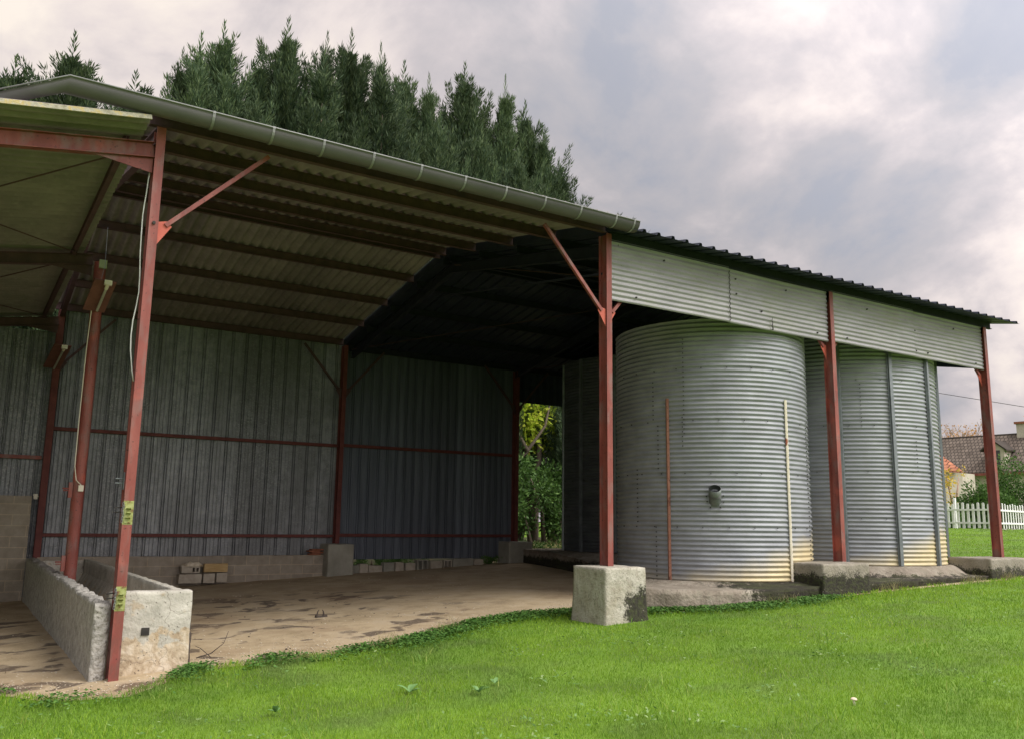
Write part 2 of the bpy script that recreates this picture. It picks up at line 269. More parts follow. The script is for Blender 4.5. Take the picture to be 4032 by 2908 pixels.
# ---------------- object helpers ----------------
def tag(o, label=None, cat=None, group=None, kind=None):
    if label: o['label'] = label
    if cat: o['category'] = cat
    if group: o['group'] = group
    if kind: o['kind'] = kind
    return o
def thing(name, loc, label, cat, group=None):
    o = bpy.data.objects.new(name, None); COL.objects.link(o); o.location = loc; o.empty_display_size = .2
    return tag(o, label, cat, group)
def worldloc(o):
    p = V((0, 0, 0))
    while o is not None: p += V(o.location); o = o.parent
    return p
class MB:
    def __init__(s): s.v = []; s.f = []; s.uv = None
    def add(s, vs, fs):
        n = len(s.v); s.v += [tuple(q) for q in vs]; s.f += [tuple(i+n for i in q) for q in fs]; return s
    def box(s, a, b):
        x0, y0, z0 = a; x1, y1, z1 = b
        return s.add([(x0, y0, z0), (x1, y0, z0), (x1, y1, z0), (x0, y1, z0), (x0, y0, z1), (x1, y0, z1), (x1, y1, z1), (x0, y1, z1)],
                     [(0, 3, 2, 1), (4, 5, 6, 7), (0, 1, 5, 4), (1, 2, 6, 5), (2, 3, 7, 6), (3, 0, 4, 7)])
    def prism(s, poly, d):                       # poly: list of 3d points, d: extrusion vector
        n = len(poly); d = V(d); P = [V(q) for q in poly]
        return s.add(P+[q+d for q in P], [tuple(range(n))[::-1], tuple(range(n, 2*n))]+[(i, (i+1) % n, n+(i+1) % n, n+i) for i in range(n)])
    def bar(s, p0, p1, w, h, up=(0, 0, 1)):
        p0, p1 = V(p0), V(p1); d = (p1-p0).normalized(); u = V(up); sd_ = d.cross(u).normalized(); u = sd_.cross(d)
        a = sd_*w/2; b = u*h/2
        return s.prism([p0-a-b, p0+a-b, p0+a+b, p0-a+b], p1-p0)
    def ibeam(s, p0, p1, fl, dp, up=(0, 0, 1), t=.009, tw=.007):   # flange width fl, depth dp along up
        p0, p1 = V(p0), V(p1); d = (p1-p0).normalized(); u = V(up); x = d.cross(u).normalized(); u = x.cross(d)
        pts = [(-fl/2, -dp/2), (fl/2, -dp/2), (fl/2, -dp/2+t), (tw/2, -dp/2+t), (tw/2, dp/2-t), (fl/2, dp/2-t), (fl/2, dp/2), (-fl/2, dp/2), (-fl/2, dp/2-t), (-tw/2, dp/2-t), (-tw/2, -dp/2+t), (-fl/2, -dp/2+t)]
        P = [p0+x*a+u*b for a, b in pts]; n = 12; D = p1-p0
        vs = P+[q+D for q in P]; fs = [(i, (i+1) % n, n+(i+1) % n, n+i) for i in range(n)]
        for o in (0, n): fs += [(o+0, o+1, o+2, o+11), (o+11, o+2, o+3, o+10), (o+10, o+3, o+4, o+9), (o+9, o+4, o+5, o+8), (o+8, o+5, o+6, o+7)]
        return s.add(vs, fs)
    def tube(s, pts, r, n=8, cap=True):
        pts = [V(q) for q in pts]; rs = r if hasattr(r, '__len__') else [r]*len(pts); vs = []; prev = None
        for i, q in enumerate(pts):
            d = (pts[min(i+1, len(pts)-1)]-pts[max(i-1, 0)]).normalized()
            a = d.orthogonal().normalized() if prev is None else (prev-d*prev.dot(d)).normalized(); prev = a; b = d.cross(a)
            vs += [q+(a*math.cos(2*math.pi*k/n)+b*math.sin(2*math.pi*k/n))*rs[i] for k in range(n)]
        fs = [(i*n+k, i*n+(k+1) % n, (i+1)*n+(k+1) % n, (i+1)*n+k) for i in range(len(pts)-1) for k in range(n)]
        if cap: fs += [tuple(range(n))[::-1], tuple(range((len(pts)-1)*n, len(pts)*n))]
        return s.add(vs, fs)
    def cyl(s, c, d, r, n=16): return s.tube([c, V(c)+V(d)], r, n)
    def grid(s, nu, nv, fn):
        return s.add([fn(i/nu, j/nv) for j in range(nv+1) for i in range(nu+1)], [(j*(nu+1)+i, j*(nu+1)+i+1, (j+1)*(nu+1)+i+1, (j+1)*(nu+1)+i) for j in range(nv) for i in range(nu)])
    def rough(s, a, b, res=.06, amp=.012, seed=0, fn=None, ns=6):   # a box whose faces are uneven
        a = V(a); b = V(b); d = b-a; n = [max(1, int(math.ceil(k/res))) for k in d]; idx = {}; vs = []; fs = []
        def vid(i, j, k):
            if (i, j, k) not in idx:
                q = V((a.x+d.x*i/n[0], a.y+d.y*j/n[1], a.z+d.z*k/n[2])); p = q.copy()
                nv = mnoise.noise_vector(q*ns+V((seed*7.3, seed, 0)))*amp+mnoise.noise_vector(q*ns*4+V((seed, 0, 3)))*amp*.4
                q = q+nv
                c = (a+b)/2; e = sum(1 for t_, m_ in ((i, n[0]), (j, n[1]), (k, n[2])) if t_ in (0, m_))
                if e >= 2: q += (c-p).normalized()*min(amp, .004)*.9*e
                if fn: q = fn(q, p, a, b)
                idx[(i, j, k)] = len(vs); vs.append(q)
            return idx[(i, j, k)]
        for i in range(n[0]):
            for j in range(n[1]):
                fs.append((vid(i, j, 0), vid(i, j+1, 0), vid(i+1, j+1, 0), vid(i+1, j, 0))); fs.append((vid(i, j, n[2]), vid(i+1, j, n[2]), vid(i+1, j+1, n[2]), vid(i, j+1, n[2])))
        for i in range(n[0]):
            for k in range(n[2]):
                fs.append((vid(i, 0, k), vid(i+1, 0, k), vid(i+1, 0, k+1), vid(i, 0, k+1))); fs.append((vid(i, n[1], k), vid(i, n[1], k+1), vid(i+1, n[1], k+1), vid(i+1, n[1], k)))
        for j in range(n[1]):
            for k in range(n[2]):
                fs.append((vid(0, j, k), vid(0, j, k+1), vid(0, j+1, k+1), vid(0, j+1, k))); fs.append((vid(n[0], j, k), vid(n[0], j+1, k), vid(n[0], j+1, k+1), vid(n[0], j, k+1)))
        return s.add(vs, fs)
    def build(s, name, m, parent=None, smooth=False, bevel=0, uv=None):
        me = bpy.data.meshes.new(name); off = worldloc(parent) if parent else V((0, 0, 0))
        me.from_pydata([(a-off.x, b-off.y, c-off.z) for a, b, c in s.v], [], s.f); me.materials.append(m)
        if smooth: me.polygons.foreach_set('use_smooth', [True]*len(me.polygons))
        if uv:
            ul = me.uv_layers.new(name='UVMap'); co = np.array([uv(V(s.v[l.vertex_index])) for l in me.loops], 'f'); ul.data.foreach_set('uv', co.ravel())
        me.update(); o = bpy.data.objects.new(name, me); COL.objects.link(o)
        if parent: o.parent = parent
        if bevel:
            bv = o.modifiers.new('bevel', 'BEVEL'); bv.width = bevel; bv.segments = 2; bv.limit_method = 'ANGLE'
        return o
def tri_mesh(name, verts, faces, m, parent=None, smooth=False):      # numpy fast path, faces (n,3)
    me = bpy.data.meshes.new(name); off = np.array(worldloc(parent)) if parent else np.zeros(3)
    verts = (verts-off).astype('f'); k = faces.shape[1]
    me.vertices.add(len(verts)); me.vertices.foreach_set('co', verts.ravel())
    me.loops.add(faces.size); me.loops.foreach_set('vertex_index', faces.ravel().astype('i'))
    me.polygons.add(len(faces)); me.polygons.foreach_set('loop_start', np.arange(0, faces.size, k, dtype='i')); me.polygons.foreach_set('loop_total', np.full(len(faces), k, 'i'))
    me.materials.append(m); me.update(calc_edges=True); me.validate()
    o = bpy.data.objects.new(name, me); COL.objects.link(o)
    if parent: o.parent = parent
    return o
def build2(mb, extra, name, m1, m2, parent):      # one mesh, its fixings in a second material
    n = len(mb.f); mb.add(extra.v, extra.f); o = mb.build(name, m1, parent, smooth=True); o.data.materials.append(m2)
    o.data.polygons.foreach_set('material_index', [0]*n+[1]*(len(mb.f)-n)); return o
def copytree(o, loc=None, parent=None):
    c = o.copy(); COL.objects.link(c); c.parent = parent
    if loc is not None: c.location = loc
    for ch in o.children: copytree(ch, None, c)
    return c

# ---------------- ground ----------------
GXP = [-16, 0, 5.8, 8.8, 10.7, 13, 15.3, 31]; GZP = [-.76, .04, .33, .46, .56, .63, .69, 1.59]
def gz(x, y): return float(np.interp(x, GXP, GZP))
EDGE = [(-8, -.05), (-3, .05), (-.91, .1), (-.57, -.5), (0, -.72), (.17, -.55), (.73, .08), (1.4, .12), (2.2, .0), (2.84, .08), (3.6, .40), (4.51, .92), (5.43, 1.1), (6.3, .8), (6.7, .4), (7.2, .05), (8, -.25), (9, -.4), (15.9, -.4), (16.1, -.2), (16.3, 10.5)]
EX = np.array([e[0] for e in EDGE]); EY = np.array([e[1] for e in EDGE])
def edge(x): return np.where(x > 16.1, 1e3, np.interp(x, EX, EY))
gm = MB()
xs = [-2500, -600, -150, -60]+list(np.arange(-30, 60.1, 1.5))+[80, 150, 600, 2500]; ys = [-2500, -600, -150, -60]+list(np.arange(-24, 61, 1.5))+[90, 200, 700, 2500]
gm.add([(x, y, gz(x, y)-.0) for y in ys for x in xs], [(j*len(xs)+i, j*len(xs)+i+1, (j+1)*len(xs)+i+1, (j+1)*len(xs)+i) for j in range(len(ys)-1) for i in range(len(xs)-1)])
tag(gm.build('ground', M['ground'], smooth=True), kind='structure')
dm = MB()
def dirtp(u, v):
    x = -8+24.0*u; y0 = float(edge(np.array([x])))-.08+.06*mnoise.noise(V((x*3, 0, 1))); y = y0+(10.6-y0)*v
    h = mnoise.noise(V((x*.7, y*.7, 0)))*.015+mnoise.noise(V((x*5, y*5, 3)))*.006
    return (x, y, gz(x, y)+.006+max(0, h+.01)*min(1, v*12))
dm.grid(240, 110, dirtp); tag(dm.build('dirt_floor', M['dirt'], smooth=True), kind='structure')

lb = MB(); lb.grid(60, 30, lambda u, v: (-10+30*u, 10.58+12*v, gz(-10+30*u, 0)+.012+.02*abs(mnoise.noise(V((u*40, v*20, 0))))))
tag(lb.build('shaded_litter', M['litter_shade'], smooth=True), kind='structure')  # dark sheet that paints tree shade over the littered ground
# ---------------- the barn ----------------
XB, XC, XD, W = 6.04, 10.90, 15.64, 10.08; MID = W/2
SL = .187
def zc(y): return 5.81+SL*min(y, W-y)      # underside of the fibre cement sheets
def zs(y): return 5.70+SL*min(y, W-y)      # underside of the steel sheets
barn = thing('open_barn', (6, 5, .3), 'long open fronted barn of red steel posts with low gable roof of corrugated sheets', 'barn')
def post(x, y, z0, z1, fl=.092, dp=.18, m='red'):
    s = 1 if y < 5 else -1
    o = MB().ibeam((x, y+s*dp/2, z0), (x, y+s*dp/2, z1), fl, dp, up=(0, 1, 0)).build('post', M[m], barn); return o
pA = post(0, 0, -.1, 5.66); tag(pA, 'front corner post with scraped red paint and yellow green patches')
post(XB, 0, 1.03, 5.66); post(XC, 0, 1.02, 5.56); post(XD, 0, 1.05, 5.56)
for q in ((0, .3, 5.66, .12), (XB, 1.05, 5.66, .1), (XC, 1.09, 5.56, .1), (XD, 1.0, 5.56, .1)): post(q[0], W, q[1], q[2], q[3], .18, 'maroon')
MB().tube([(.05, 4.75, 0), (.05, 4.75, 5.36)], .083, 20).build('post', M['red'], barn, smooth=False)
for x, zf in ((0, zc), (XB+.2, zs), (XC, zs), (XD, zs)):
    for a, b in ((0.05, MID), (W-.05, MID)):
        d = .14 if zf is zs else .14
        MB().ibeam((x, a, zf(a)-d-.10), (x, b, zf(b)-d-.10), .09, .18).build('rafter', M['red_dark' if x == 0 else 'shade_steel'], barn)
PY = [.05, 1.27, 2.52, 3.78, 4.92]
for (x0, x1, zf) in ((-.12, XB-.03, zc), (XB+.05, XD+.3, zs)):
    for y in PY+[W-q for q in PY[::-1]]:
        MB().ibeam((x0, y, zf(y)-.072), (x1, y, zf(y)-.072), .07, .14).build('purlin', M['red_dark' if x0 < 1 else 'shade_steel'], barn)
# roof sheets
def sheet(name, x0, x1, y0, y1, zf, prof, step, th, m, rows=6, lap=0):
    mb = MB(); n = int((x1-x0)/step); xs_ = np.linspace(x0, x1, n+1)
    for side in (0, 1):
        base = len(mb.v)
        for j in range(rows+1):
            y = y0+(y1-y0)*j/rows
            for x in xs_: mb.v.append((x, y, zf(y)+prof(x)+th*side+.004*mnoise.noise(V((x*.8, y*.9, 2)))))
        for j in range(rows):
            for i in range(n):
                q = (base+j*(n+1)+i, base+j*(n+1)+i+1, base+(j+1)*(n+1)+i+1, base+(j+1)*(n+1)+i); mb.f.append(q if side else q[::-1])
    B = (rows+1)*(n+1)
    for j in (0, rows):
        for i in range(n): a = j*(n+1)+i; mb.f.append((a, a+1, B+a+1, B+a))
    for i in (0, n):
        for j in range(rows): a = j*(n+1)+i; mb.f.append((a, a+n+1, B+a+n+1, B+a))
    return mb.build(name, M[m], barn, smooth=False)
wave = lambda x: .028+.028*math.sin(2*math.pi*x/.177)
def rib(x, p=.27):
    u = (x % p)/p; return .042 if .40 < u < .56 else (.042*(u-.35)/.05 if .35 < u <= .40 else (.042*(.61-u)/.05 if .56 <= u < .61 else 0))
lapc = lambda y: zc(y)
sheet('cement_roof_sheets', -.15, XB+.02, -.38, MID, lapc, wave, .0147, .008, 'cement')
sheet('cement_roof_sheets', -.15, XB+.02, W+.3, MID, lapc, wave, .0147, .008, 'cement')
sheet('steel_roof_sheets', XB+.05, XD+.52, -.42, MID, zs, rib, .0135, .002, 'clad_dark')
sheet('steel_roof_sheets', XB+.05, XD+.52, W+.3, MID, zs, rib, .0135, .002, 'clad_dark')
MB().prism([(-.15, MID-.22, zc(MID-.22)+.06), (-.15, MID, zc(MID)+.07), (-.15, MID+.22, zc(MID+.22)+.06), (-.15, MID, zc(MID)+.085)], (XB+.17, 0, 0)).build('ridge_cap', M['cement'], barn)
MB().prism([(XB+.06, MID-.2, zs(MID-.2)+.05), (XB+.06, MID, zs(MID)+.055), (XB+.06, MID+.2, zs(MID+.2)+.05), (XB+.06, MID, zs(MID)+.07)], (XD+.45-XB, 0, 0)).build('ridge_cap', M['clad_dark'], barn)
for a_, b_ in ((-.36, MID), (W+.28, MID)):
    MB().prism([(XB+.03, a_, zs(a_)-.01), (XB+.03, b_, zs(b_)-.01), (XB+.03, b_, zc(b_)+.05), (XB+.03, a_, zc(a_)+.05)], (.012, 0, 0)).build('verge_flashing', M['clad_dark'], barn)
# walls at the back
def vsheet(name, x0, x1, y, z0f, z1, pitch, m, depth=.036, minor=3):
    xs_ = [x0]; o = []
    k = x0
    while k < x1:
        o += [(k, 0), (k+.012, depth), (k+.03, depth), (k+.042, 0), (k+.052, 0), (k+.062, depth), (k+.078, depth), (k+.088, 0)]
        for q in range(1, minor+1):
            c = k+.088+(pitch-.088)*q/(minor+1); o += [(c-.008, 0), (c, .006), (c+.008, 0)]
        k += pitch
    o = [(a, b) for a, b in o if a < x1]+[(x1, 0)]
    mb = MB(); n = len(o)
    for zi in range(5):
        for a, b in o: z0 = z0f(a) if callable(z0f) else z0f; z = z0+(z1-z0)*zi/4; mb.v.append((a, y+b+.004*mnoise.noise(V((a*2, z*1.5, 0))), z))
    for zi in range(4):
        for i in range(n-1): mb.f.append((zi*n+i, zi*n+i+1, (zi+1)*n+i+1, (zi+1)*n+i))
    return mb.build(name, M[m], barn)
vsheet('wall_sheets', .05, XB-.0, W+.03, .79, 5.78, .305, 'clad', minor=2)
vsheet('wall_sheets', XB+.02, 9.75, W+.02, lambda x: .685, 5.68, .235, 'clad2', .02, 3)
vsheet('wall_sheets', 9.73, XC-.02, W+.035, lambda x: .67, 5.68, .20, 'clad2', .02, 1)
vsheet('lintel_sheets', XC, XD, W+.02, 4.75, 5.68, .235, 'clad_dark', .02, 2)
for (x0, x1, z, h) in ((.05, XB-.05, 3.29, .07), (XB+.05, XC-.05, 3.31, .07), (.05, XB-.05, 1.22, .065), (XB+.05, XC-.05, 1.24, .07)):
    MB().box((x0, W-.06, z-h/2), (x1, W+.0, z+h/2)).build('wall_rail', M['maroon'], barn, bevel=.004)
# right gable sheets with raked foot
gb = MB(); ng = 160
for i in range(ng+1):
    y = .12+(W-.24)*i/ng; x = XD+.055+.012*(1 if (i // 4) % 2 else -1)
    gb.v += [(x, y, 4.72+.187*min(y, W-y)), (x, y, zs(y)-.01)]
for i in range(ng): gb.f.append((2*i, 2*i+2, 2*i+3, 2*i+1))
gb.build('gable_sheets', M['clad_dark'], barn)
# fascia of horizontally corrugated sheets
def fascia(x0, x1, dz0=0, dz1=0, dy=0, zig0=0, zig1=0, lo=4.70, hi=5.60, sag=0):
    nz = int((hi-lo)/.0765*8); nx = 60; mb = MB()
    for j in range(nz+1):
        z = lo+(hi-lo)*j/nz; ph = 2*math.pi*z/.0765
        for i in range(nx+1):
            u = i/nx; x = x0+(x1-x0)*u
            if i == 0: x += zig0*math.sin(ph)
            if i == nx: x += zig1*math.sin(ph)
            zz_ = z+dz0*(1-u)+dz1*u-sag*math.sin(math.pi*u)*(.5+.5*j/nz)+.003*mnoise.noise(V((x*2.5, z*9, 1)))
            buckle = .006*mnoise.noise(V((x*1.7, z*1.3, 5)))
            mb.v.append((x, .035+dy+buckle+.0095*math.sin(ph), zz_))
    for j in range(nz):
        for i in range(nx): mb.f.append((j*(nx+1)+i, j*(nx+1)+i+1, (j+1)*(nx+1)+i+1, (j+1)*(nx+1)+i))
    bt = MB()
    for (x, z) in FB:
        if x0 < x < x1: bt.cyl((x, .03+dy, z), (0, -.022, 0), .014, 8)
    return build2(mb, bt, 'fascia_sheet', M['fascia'], M['dark'], barn)
FB = ((6.55, 4.80), (7.1, 5.45), (8.62, 5.42), (8.63, 5.18), (9.2, 4.98), (9.8, 5.42), (10.55, 4.80), (11.3, 4.80), (11.9, 5.4), (13.33, 4.82), (13.32, 5.2), (13.7, 4.82), (14.6, 5.4), (15.3, 4.80))
f1 = fascia(XB+.05, 8.47, 0, .0, 0, 0, .012); tag(f1, 'fascia sheet with a wavy open seam at its right end')
fascia(8.45, XC-.055, .0, -.015, .022, .012, 0, sag=.01); fascia(XC+.05, 13.3, 0, 0, 0); fascia(13.27, XD-.05, 0, 0, .02)
for x0, x1 in ((XB+.1, XC-.1), (XC+.1, XD-.1)):
    for z in (4.80, 5.48): MB().box((x0, .075, z-.03), (x1, .115, z+.03)).build('fascia_rail', M['red_dark'], barn)
cr_ = MB()      # the dark gap where the second sheet has split
pts = [(9.42+.012*math.sin(q*2.1), .022, 4.70+q*.03) for q in range(8)]
cr_.tube(pts, [.014, .010, .009, .008, .007, .006, .005, .003], 5); cr_.build('split', M['dark'], barn)
pts = [(8.465+.010*math.sin(2*math.pi*(4.72+q*.0096)/.0765), .022, 4.72+q*.0096) for q in range(86)]
MB().tube(pts, .0055, 5).build('seam_gap', M['dark'], barn)
# braces
def brace(x, y, z, dx, dz, s=1, m='red', dy=-.0, gus=True):
    MB().bar((x+.12*s, y, z+.10), (x+dx*s, y, z+dz), .045, .045, (0, 1, 0)).build('knee_brace', M[m], barn)
    if gus:
        MB().prism([(x+.046*s, y-.004, z-.12), (x+.046*s, y-.004, z+.13), (x+.13*s, y-.004, z+.15), (x+.185*s, y-.004, z+.10)], (0, .008, 0)).build('gusset_plate', M['gusset' if y < 1 else 'red_dark'], barn)
brace(0, .03, 4.50, 1.15, 1.12); brace(XB, .03, 4.42, 1.1, 1.17, -1); brace(XB, .10, 4.44, .9, 1.0, 1)
brace(XC, .12, 4.50, .9, 1.0, -1); brace(XC, .12, 4.50, .9, 1.0, 1); brace(XD, .12, 4.50, .9, 1.0, -1)
for x in (0, XB, XC, XD):
    if x < XD: brace(x, W-.12, 4.5, 1.0, 1.1, 1, 'red_dark')
    if x > 0: brace(x, W-.12, 4.5, 1.0, 1.1, -1, 'red_dark')
MB().bar((XB, .15, 5.10), (XB, 5.0, 5.82), .03, .03).build('tie_brace', M['shade_steel'], barn)
for a, b in (((XB+.1, .3), (XC-.1, 4.8)), ((XC-.1, .3), (XB+.1, 4.8)), ((XC+.1, 9.8), (XD-.1, 5.3)), ((XB+.1, 9.8), (XC-.1, 5.3))):
    MB().tube([(a[0], a[1], zs(a[1])-.2), (b[0], b[1], zs(b[1])-.2)], .009, 6).build('bracing_rod', M['red_dark'], barn)
# posts' fittings on the front corner post
for z, k in ((1.62, 'top'), (.80, 'low')):
    p = MB().box((-.047, -.003, z-.10), (.047, 0, z+.13)).build('paint_patch', M['green_paint'], barn)
    hb = MB().box((-.032, -.010, z-.085), (.030, -.0035, z+.085))
    for q in (-.045, .0, .045): hb.prism([(-.025, -.010, z+q), (.025, -.010, z+q), (.018, -.045, z+q+.012), (-.018, -.045, z+q+.012)], (0, 0, .008))
    hb.build('hinge_bracket', M['green_paint'], barn)
    ch = MB()
    for q in range(7):
        c = V((-.05+.004*math.sin(q*2), -.012-.004*(q % 2), z+.1-q*.028)); ch.tube([c+V((.008*math.cos(a), .004, .016*math.sin(a))) for a in np.linspace(0, 6.28, 8)], .0028, 5)
    ch.build('chain', M['stiff'], barn)
    rp = MB()
    for q in (-.01, .035): rp.tube([(-.045, .06, z+.03+q), (-.12, .05, z+.025+q)], .006, 6)
    rp.build('hook_rods', M['dark'], barn)
pb = MB()
for q in (0, .045): pb.tube([(-.047, .09, 1.92+q), (-.13, .08, 1.92+q)], .007, 6)
pb.box((-.056, .06, 1.86), (-.048, .12, 2.03)); pb.build('hook_rods', M['stiff'], barn)
MB().cyl((.0, -.001, 4.60), (0, -.018, 0), .018, 8).build('bolt', M['dark'], barn)
pc = [(590, 668), (582, 710), (575, 760), (566, 810), (560, 850), (555, 920), (550, 1000), (549, 1080), (545, 1150), (536, 1200), (522, 1260), (514, 1320), (512, 1380), (518, 1460), (524, 1500)]
MB().tube([at(a+2, b, 1, .12) for a, b in pc], .0065, 6).build('white_cable', M['white'], barn, smooth=True)
# fittings on the middle post
MB().box((.02, 4.63, 5.25), (.13, 4.67, 5.38)).build('label_plate', M['lbox'], barn, bevel=.006)
MB().box((.035, 4.62, 1.94), (.105, 4.665, 2.03)).build('junction_box', M['pvc'], barn, bevel=.006)
MB().tube([(.07, 4.64, 2.03), (.0, 4.65, 2.10), (-.035, 4.66, 2.3), (-.04, 4.66, 3.0), (-.036, 4.66, 4.0), (-.02, 4.66, 4.6)], .007, 6).build('cable', M['pvc'], barn)
MB().tube([(.09, 4.64, 5.9), (.10, 4.62, 5.3), (.04, 4.5, 4.95)], .003, 6).build('cable', M['stiff'], barn)
for z in (1.95, .92):
    q = MB().box((-.08, 4.70, z-.1), (-.03, 4.78, z+.12)); q.tube([(-.05, 4.72, z+.03), (-.16, 4.70, z+.03)], .012, 6); q.tube([(-.05, 4.72, z), (-.15, 4.70, z)], .009, 6)
    q.build('hook_rods', M['red'], barn)
q = MB().tube([(-.07, W-.1, 1.95), (-.17, W-.12, 1.98)], .012, 6); q.box((-.16, W-.16, 1.9), (-.09, W-.13, 2.0)); q.build('hook_rods', M['pvc'], barn)
# gutter
gut = MB(); GX0, GX1, GY, GZ, GR = -.965, 6.22, -.34, 5.755, .128
def half(c, sxv, n=10, r=GR):
    return [V(c)+V((0, -math.cos(a)*r, -math.sin(a)*r)) for a in np.linspace(-.12, math.pi+.12, n)]
def gutter_run(mb, secs, r=GR, th=.004):
    n = 14; base = len(mb.v)
    for (c, ax) in secs:
        c = V(c); ax = V(ax).normalized()
        for rr in (r, r-th):
            for a in np.linspace(0, math.pi, n): mb.v.append(tuple(c-ax*math.cos(a)*rr+V((0, 0, -math.sin(a)*rr))))
    for i in range(len(secs)-1):
        for k in range(n-1):
            a = base+i*2*n+k; b = a+2*n; mb.f.append((a, a+1, b+1, b)); mb.f.append((a+n, b+n, b+n+1, a+n+1))
        for k in (0, n-1): a = base+i*2*n+k; mb.f.append((a, a+n, a+3*n, a+2*n))
    for i in (0, len(secs)-1):
        for k in range(n-1): a = base+i*2*n+k; mb.f.append((a, a+n, a+n+1, a+1))
P1 = (GX0, GY, GZ-.0); P2 = (GX1, GY, GZ-.02)
gutter_run(gut, [((-1.9, GY+.62, GZ-.24), (-.55, .83, 0)), (P1, (-.28, .96, 0)), (P2, (0, 1, 0))])
go = gut.build('gutter', M['zinc'], barn, smooth=True)
ld = MB().tube([(-1.87, GY+.62-.11, GZ-.23), (GX0+.03, GY-GR, GZ+.005), (GX1, GY-GR, GZ-.015)], .009, 8); ld.build('gutter_bead', M['bracket'], go, smooth=True)
xb = GX0; k = 0
for x in [.42, 1.05, 1.62, 2.22, 2.83, 3.43, 4.02, 4.62, 5.2, 5.8, 6.12]:
    jm = MB(); zc_ = GZ-.02*(x-GX0)/(GX1-GX0); base = 0
    for xx in (x-.014, x+.014):
        for a in np.linspace(-.1, math.pi*.8, 12): jm.v.append((xx, GY-math.cos(a)*(GR+.008), zc_-math.sin(a)*(GR+.008)))
    for q in range(11): jm.f.append((q, q+1, 12+q+1, 12+q))
    jm.box((x-.014, GY-GR-.012, zc_-.01), (x+.014, GY-GR+.02, zc_+.014))
    jm.build('gutter_bracket', M['bracket'], go, smooth=False)

# ---------------- lean-to on the left ----------------
lean = thing('lean_to', (-3, 5, .0), 'lower lean-to joined to the left end of the barn, red beams under sloping cement sheets', 'lean-to')
LX = -6.0
def zl(x): return 5.60+.15*x
lm = MB(); ny = 900; y0, y1 = -.34, 10.35
for side in (0, 1):
    for j in range(7):
        x = LX-.3+(-.16-(LX-.3))*j/6
        for i in range(ny+1):
            y = y0+(y1-y0)*i/ny; lm.v.append((x, y, zl(x)+.02+.03*math.sin(2*math.pi*y/.177)+.009*side))
for side in (0, 1):
    b = side*7*(ny+1)
    for j in range(6):
        for i in range(ny): q = (b+j*(ny+1)+i, b+j*(ny+1)+i+1, b+(j+1)*(ny+1)+i+1, b+(j+1)*(ny+1)+i); lm.f.append(q)
B = 7*(ny+1)
for j in (0, 6):
    for i in range(ny): a = j*(ny+1)+i; lm.f.append((a, a+1, B+a+1, B+a))
for i in (0, ny):
    for j in range(6): a = j*(ny+1)+i; lm.f.append((a, a+ny+1, B+a+ny+1, B+a))
ro = lm.build('roof_sheets', M['cement'], lean)
MB().bar((LX-.3, y0-.012, zl(LX-.3)+.012), (-.16, y0-.012, zl(-.16)+.012), .022, .045).build('verge_edge', M['lichen'], lean)
for y, m in ((.03, 'red'), (4.8, 'red_dark'), (9.85, 'red_dark')):
    s_ = MB().ibeam((LX, y+.045, zl(LX)-.18), (-.05, y+.045, zl(-.05)-.18), .09, .17); s_.build('beam', M[m], lean)
    MB().prism([(-.05, y+.04, zl(-.05)-.27), (-.62, y+.04, zl(-.62)-.265), (-.05, y+.04, zl(-.05)-.43)], (0, .01, 0)).build('haunch_plate', M[m], lean)
    MB().ibeam((LX, y+.09, -.3), (LX, y+.09, zl(LX)-.1), .09, .18, up=(0, 1, 0)).build('post', M['red'], lean)
for x in (-.32, -1.6, -2.9, -4.2, -5.5): MB().ibeam((x, .12, zl(x)-.07), (x, 10.2, zl(x)-.07), .06, .10).build('purlin', M['red_dark'], lean)
for a, b in (((-.3, .3), (-3.6, 4.6)), ((-3.6, .3), (-.3, 4.6)), ((-.3, 5.0), (-3.6, 9.6)), ((-3.6, 5.0), (-.3, 9.6))):
    MB().tube([(a[0], a[1], zl(a[0])-.14), (b[0], b[1], zl(b[0])-.14)], .010, 6).build('bracing_rod', M['red_dark'], lean)
bk = barn; barn_save = barn
_b = barn; barn = lean
vsheet('wall_sheets', LX, .04, W+.05, -.35, 5.4-.15*1.2, .305, 'clad', minor=2)
barn = _b
MB().box((LX, W-.06, 2.67), (-.08, W, 2.74)).build('wall_rail', M['red'], lean)
MB().box((LX-.02, 0, .8), (LX+.02, W, 4.6)).build('side_wall', M['clad'], lean)
bw = MB().rough((LX, 9.5, -.4), (-.20, 9.72, 1.955), .25, .008, 3); bwo = bw.build('block_wall', M['block'])
tag(bwo, 'head high breeze block wall at the back of the lean-to, left of the trough', 'block wall')
lw = MB().rough((.0, 9.88, .0), (5.74, 10.05, .80), .2, .006, 4).build('low_block_wall', M['block'])
tag(lw, 'low breeze block wall under the spotted wall sheets behind the block stack', 'block wall')

# ---------------- lamps on posts ----------------
def lamp(p0, p1, label):
    p0, p1 = V(p0), V(p1); d = (p1-p0).normalized()
    t = thing('tube_lamp', p0, label, 'lamp', 'tube lamps fixed to posts')
    sd2 = d.cross(V((0, 0, 1))).normalized(); u = sd2.cross(d)
    MB().bar(p0+u*.05+sd2*.03, p1+u*.05+sd2*.03+d*.02, .30, .02, u).build('board', M['lampboard'], t)
    MB().tube([p0+d*.05, p1-d*.06], .019, 10).build('tube', M['tube'], t)
    MB().tube([p1-d*.10, p1+d*.01], .026, 10).box(p1+V((-.05, -.04, -.02)), p1+V((.05, .03, .05))).build('end_cap', M['pvc'], t)
lamp((.04, 4.62, 4.55), (.11, 4.15, 4.90), 'grey tube lamp with ivory end cap on brown board, on the middle red post')
lamp((-.06, 9.85, 4.42), (.03, 9.0, 4.73), 'smaller dim tube lamp on brown board, on the far left back post')

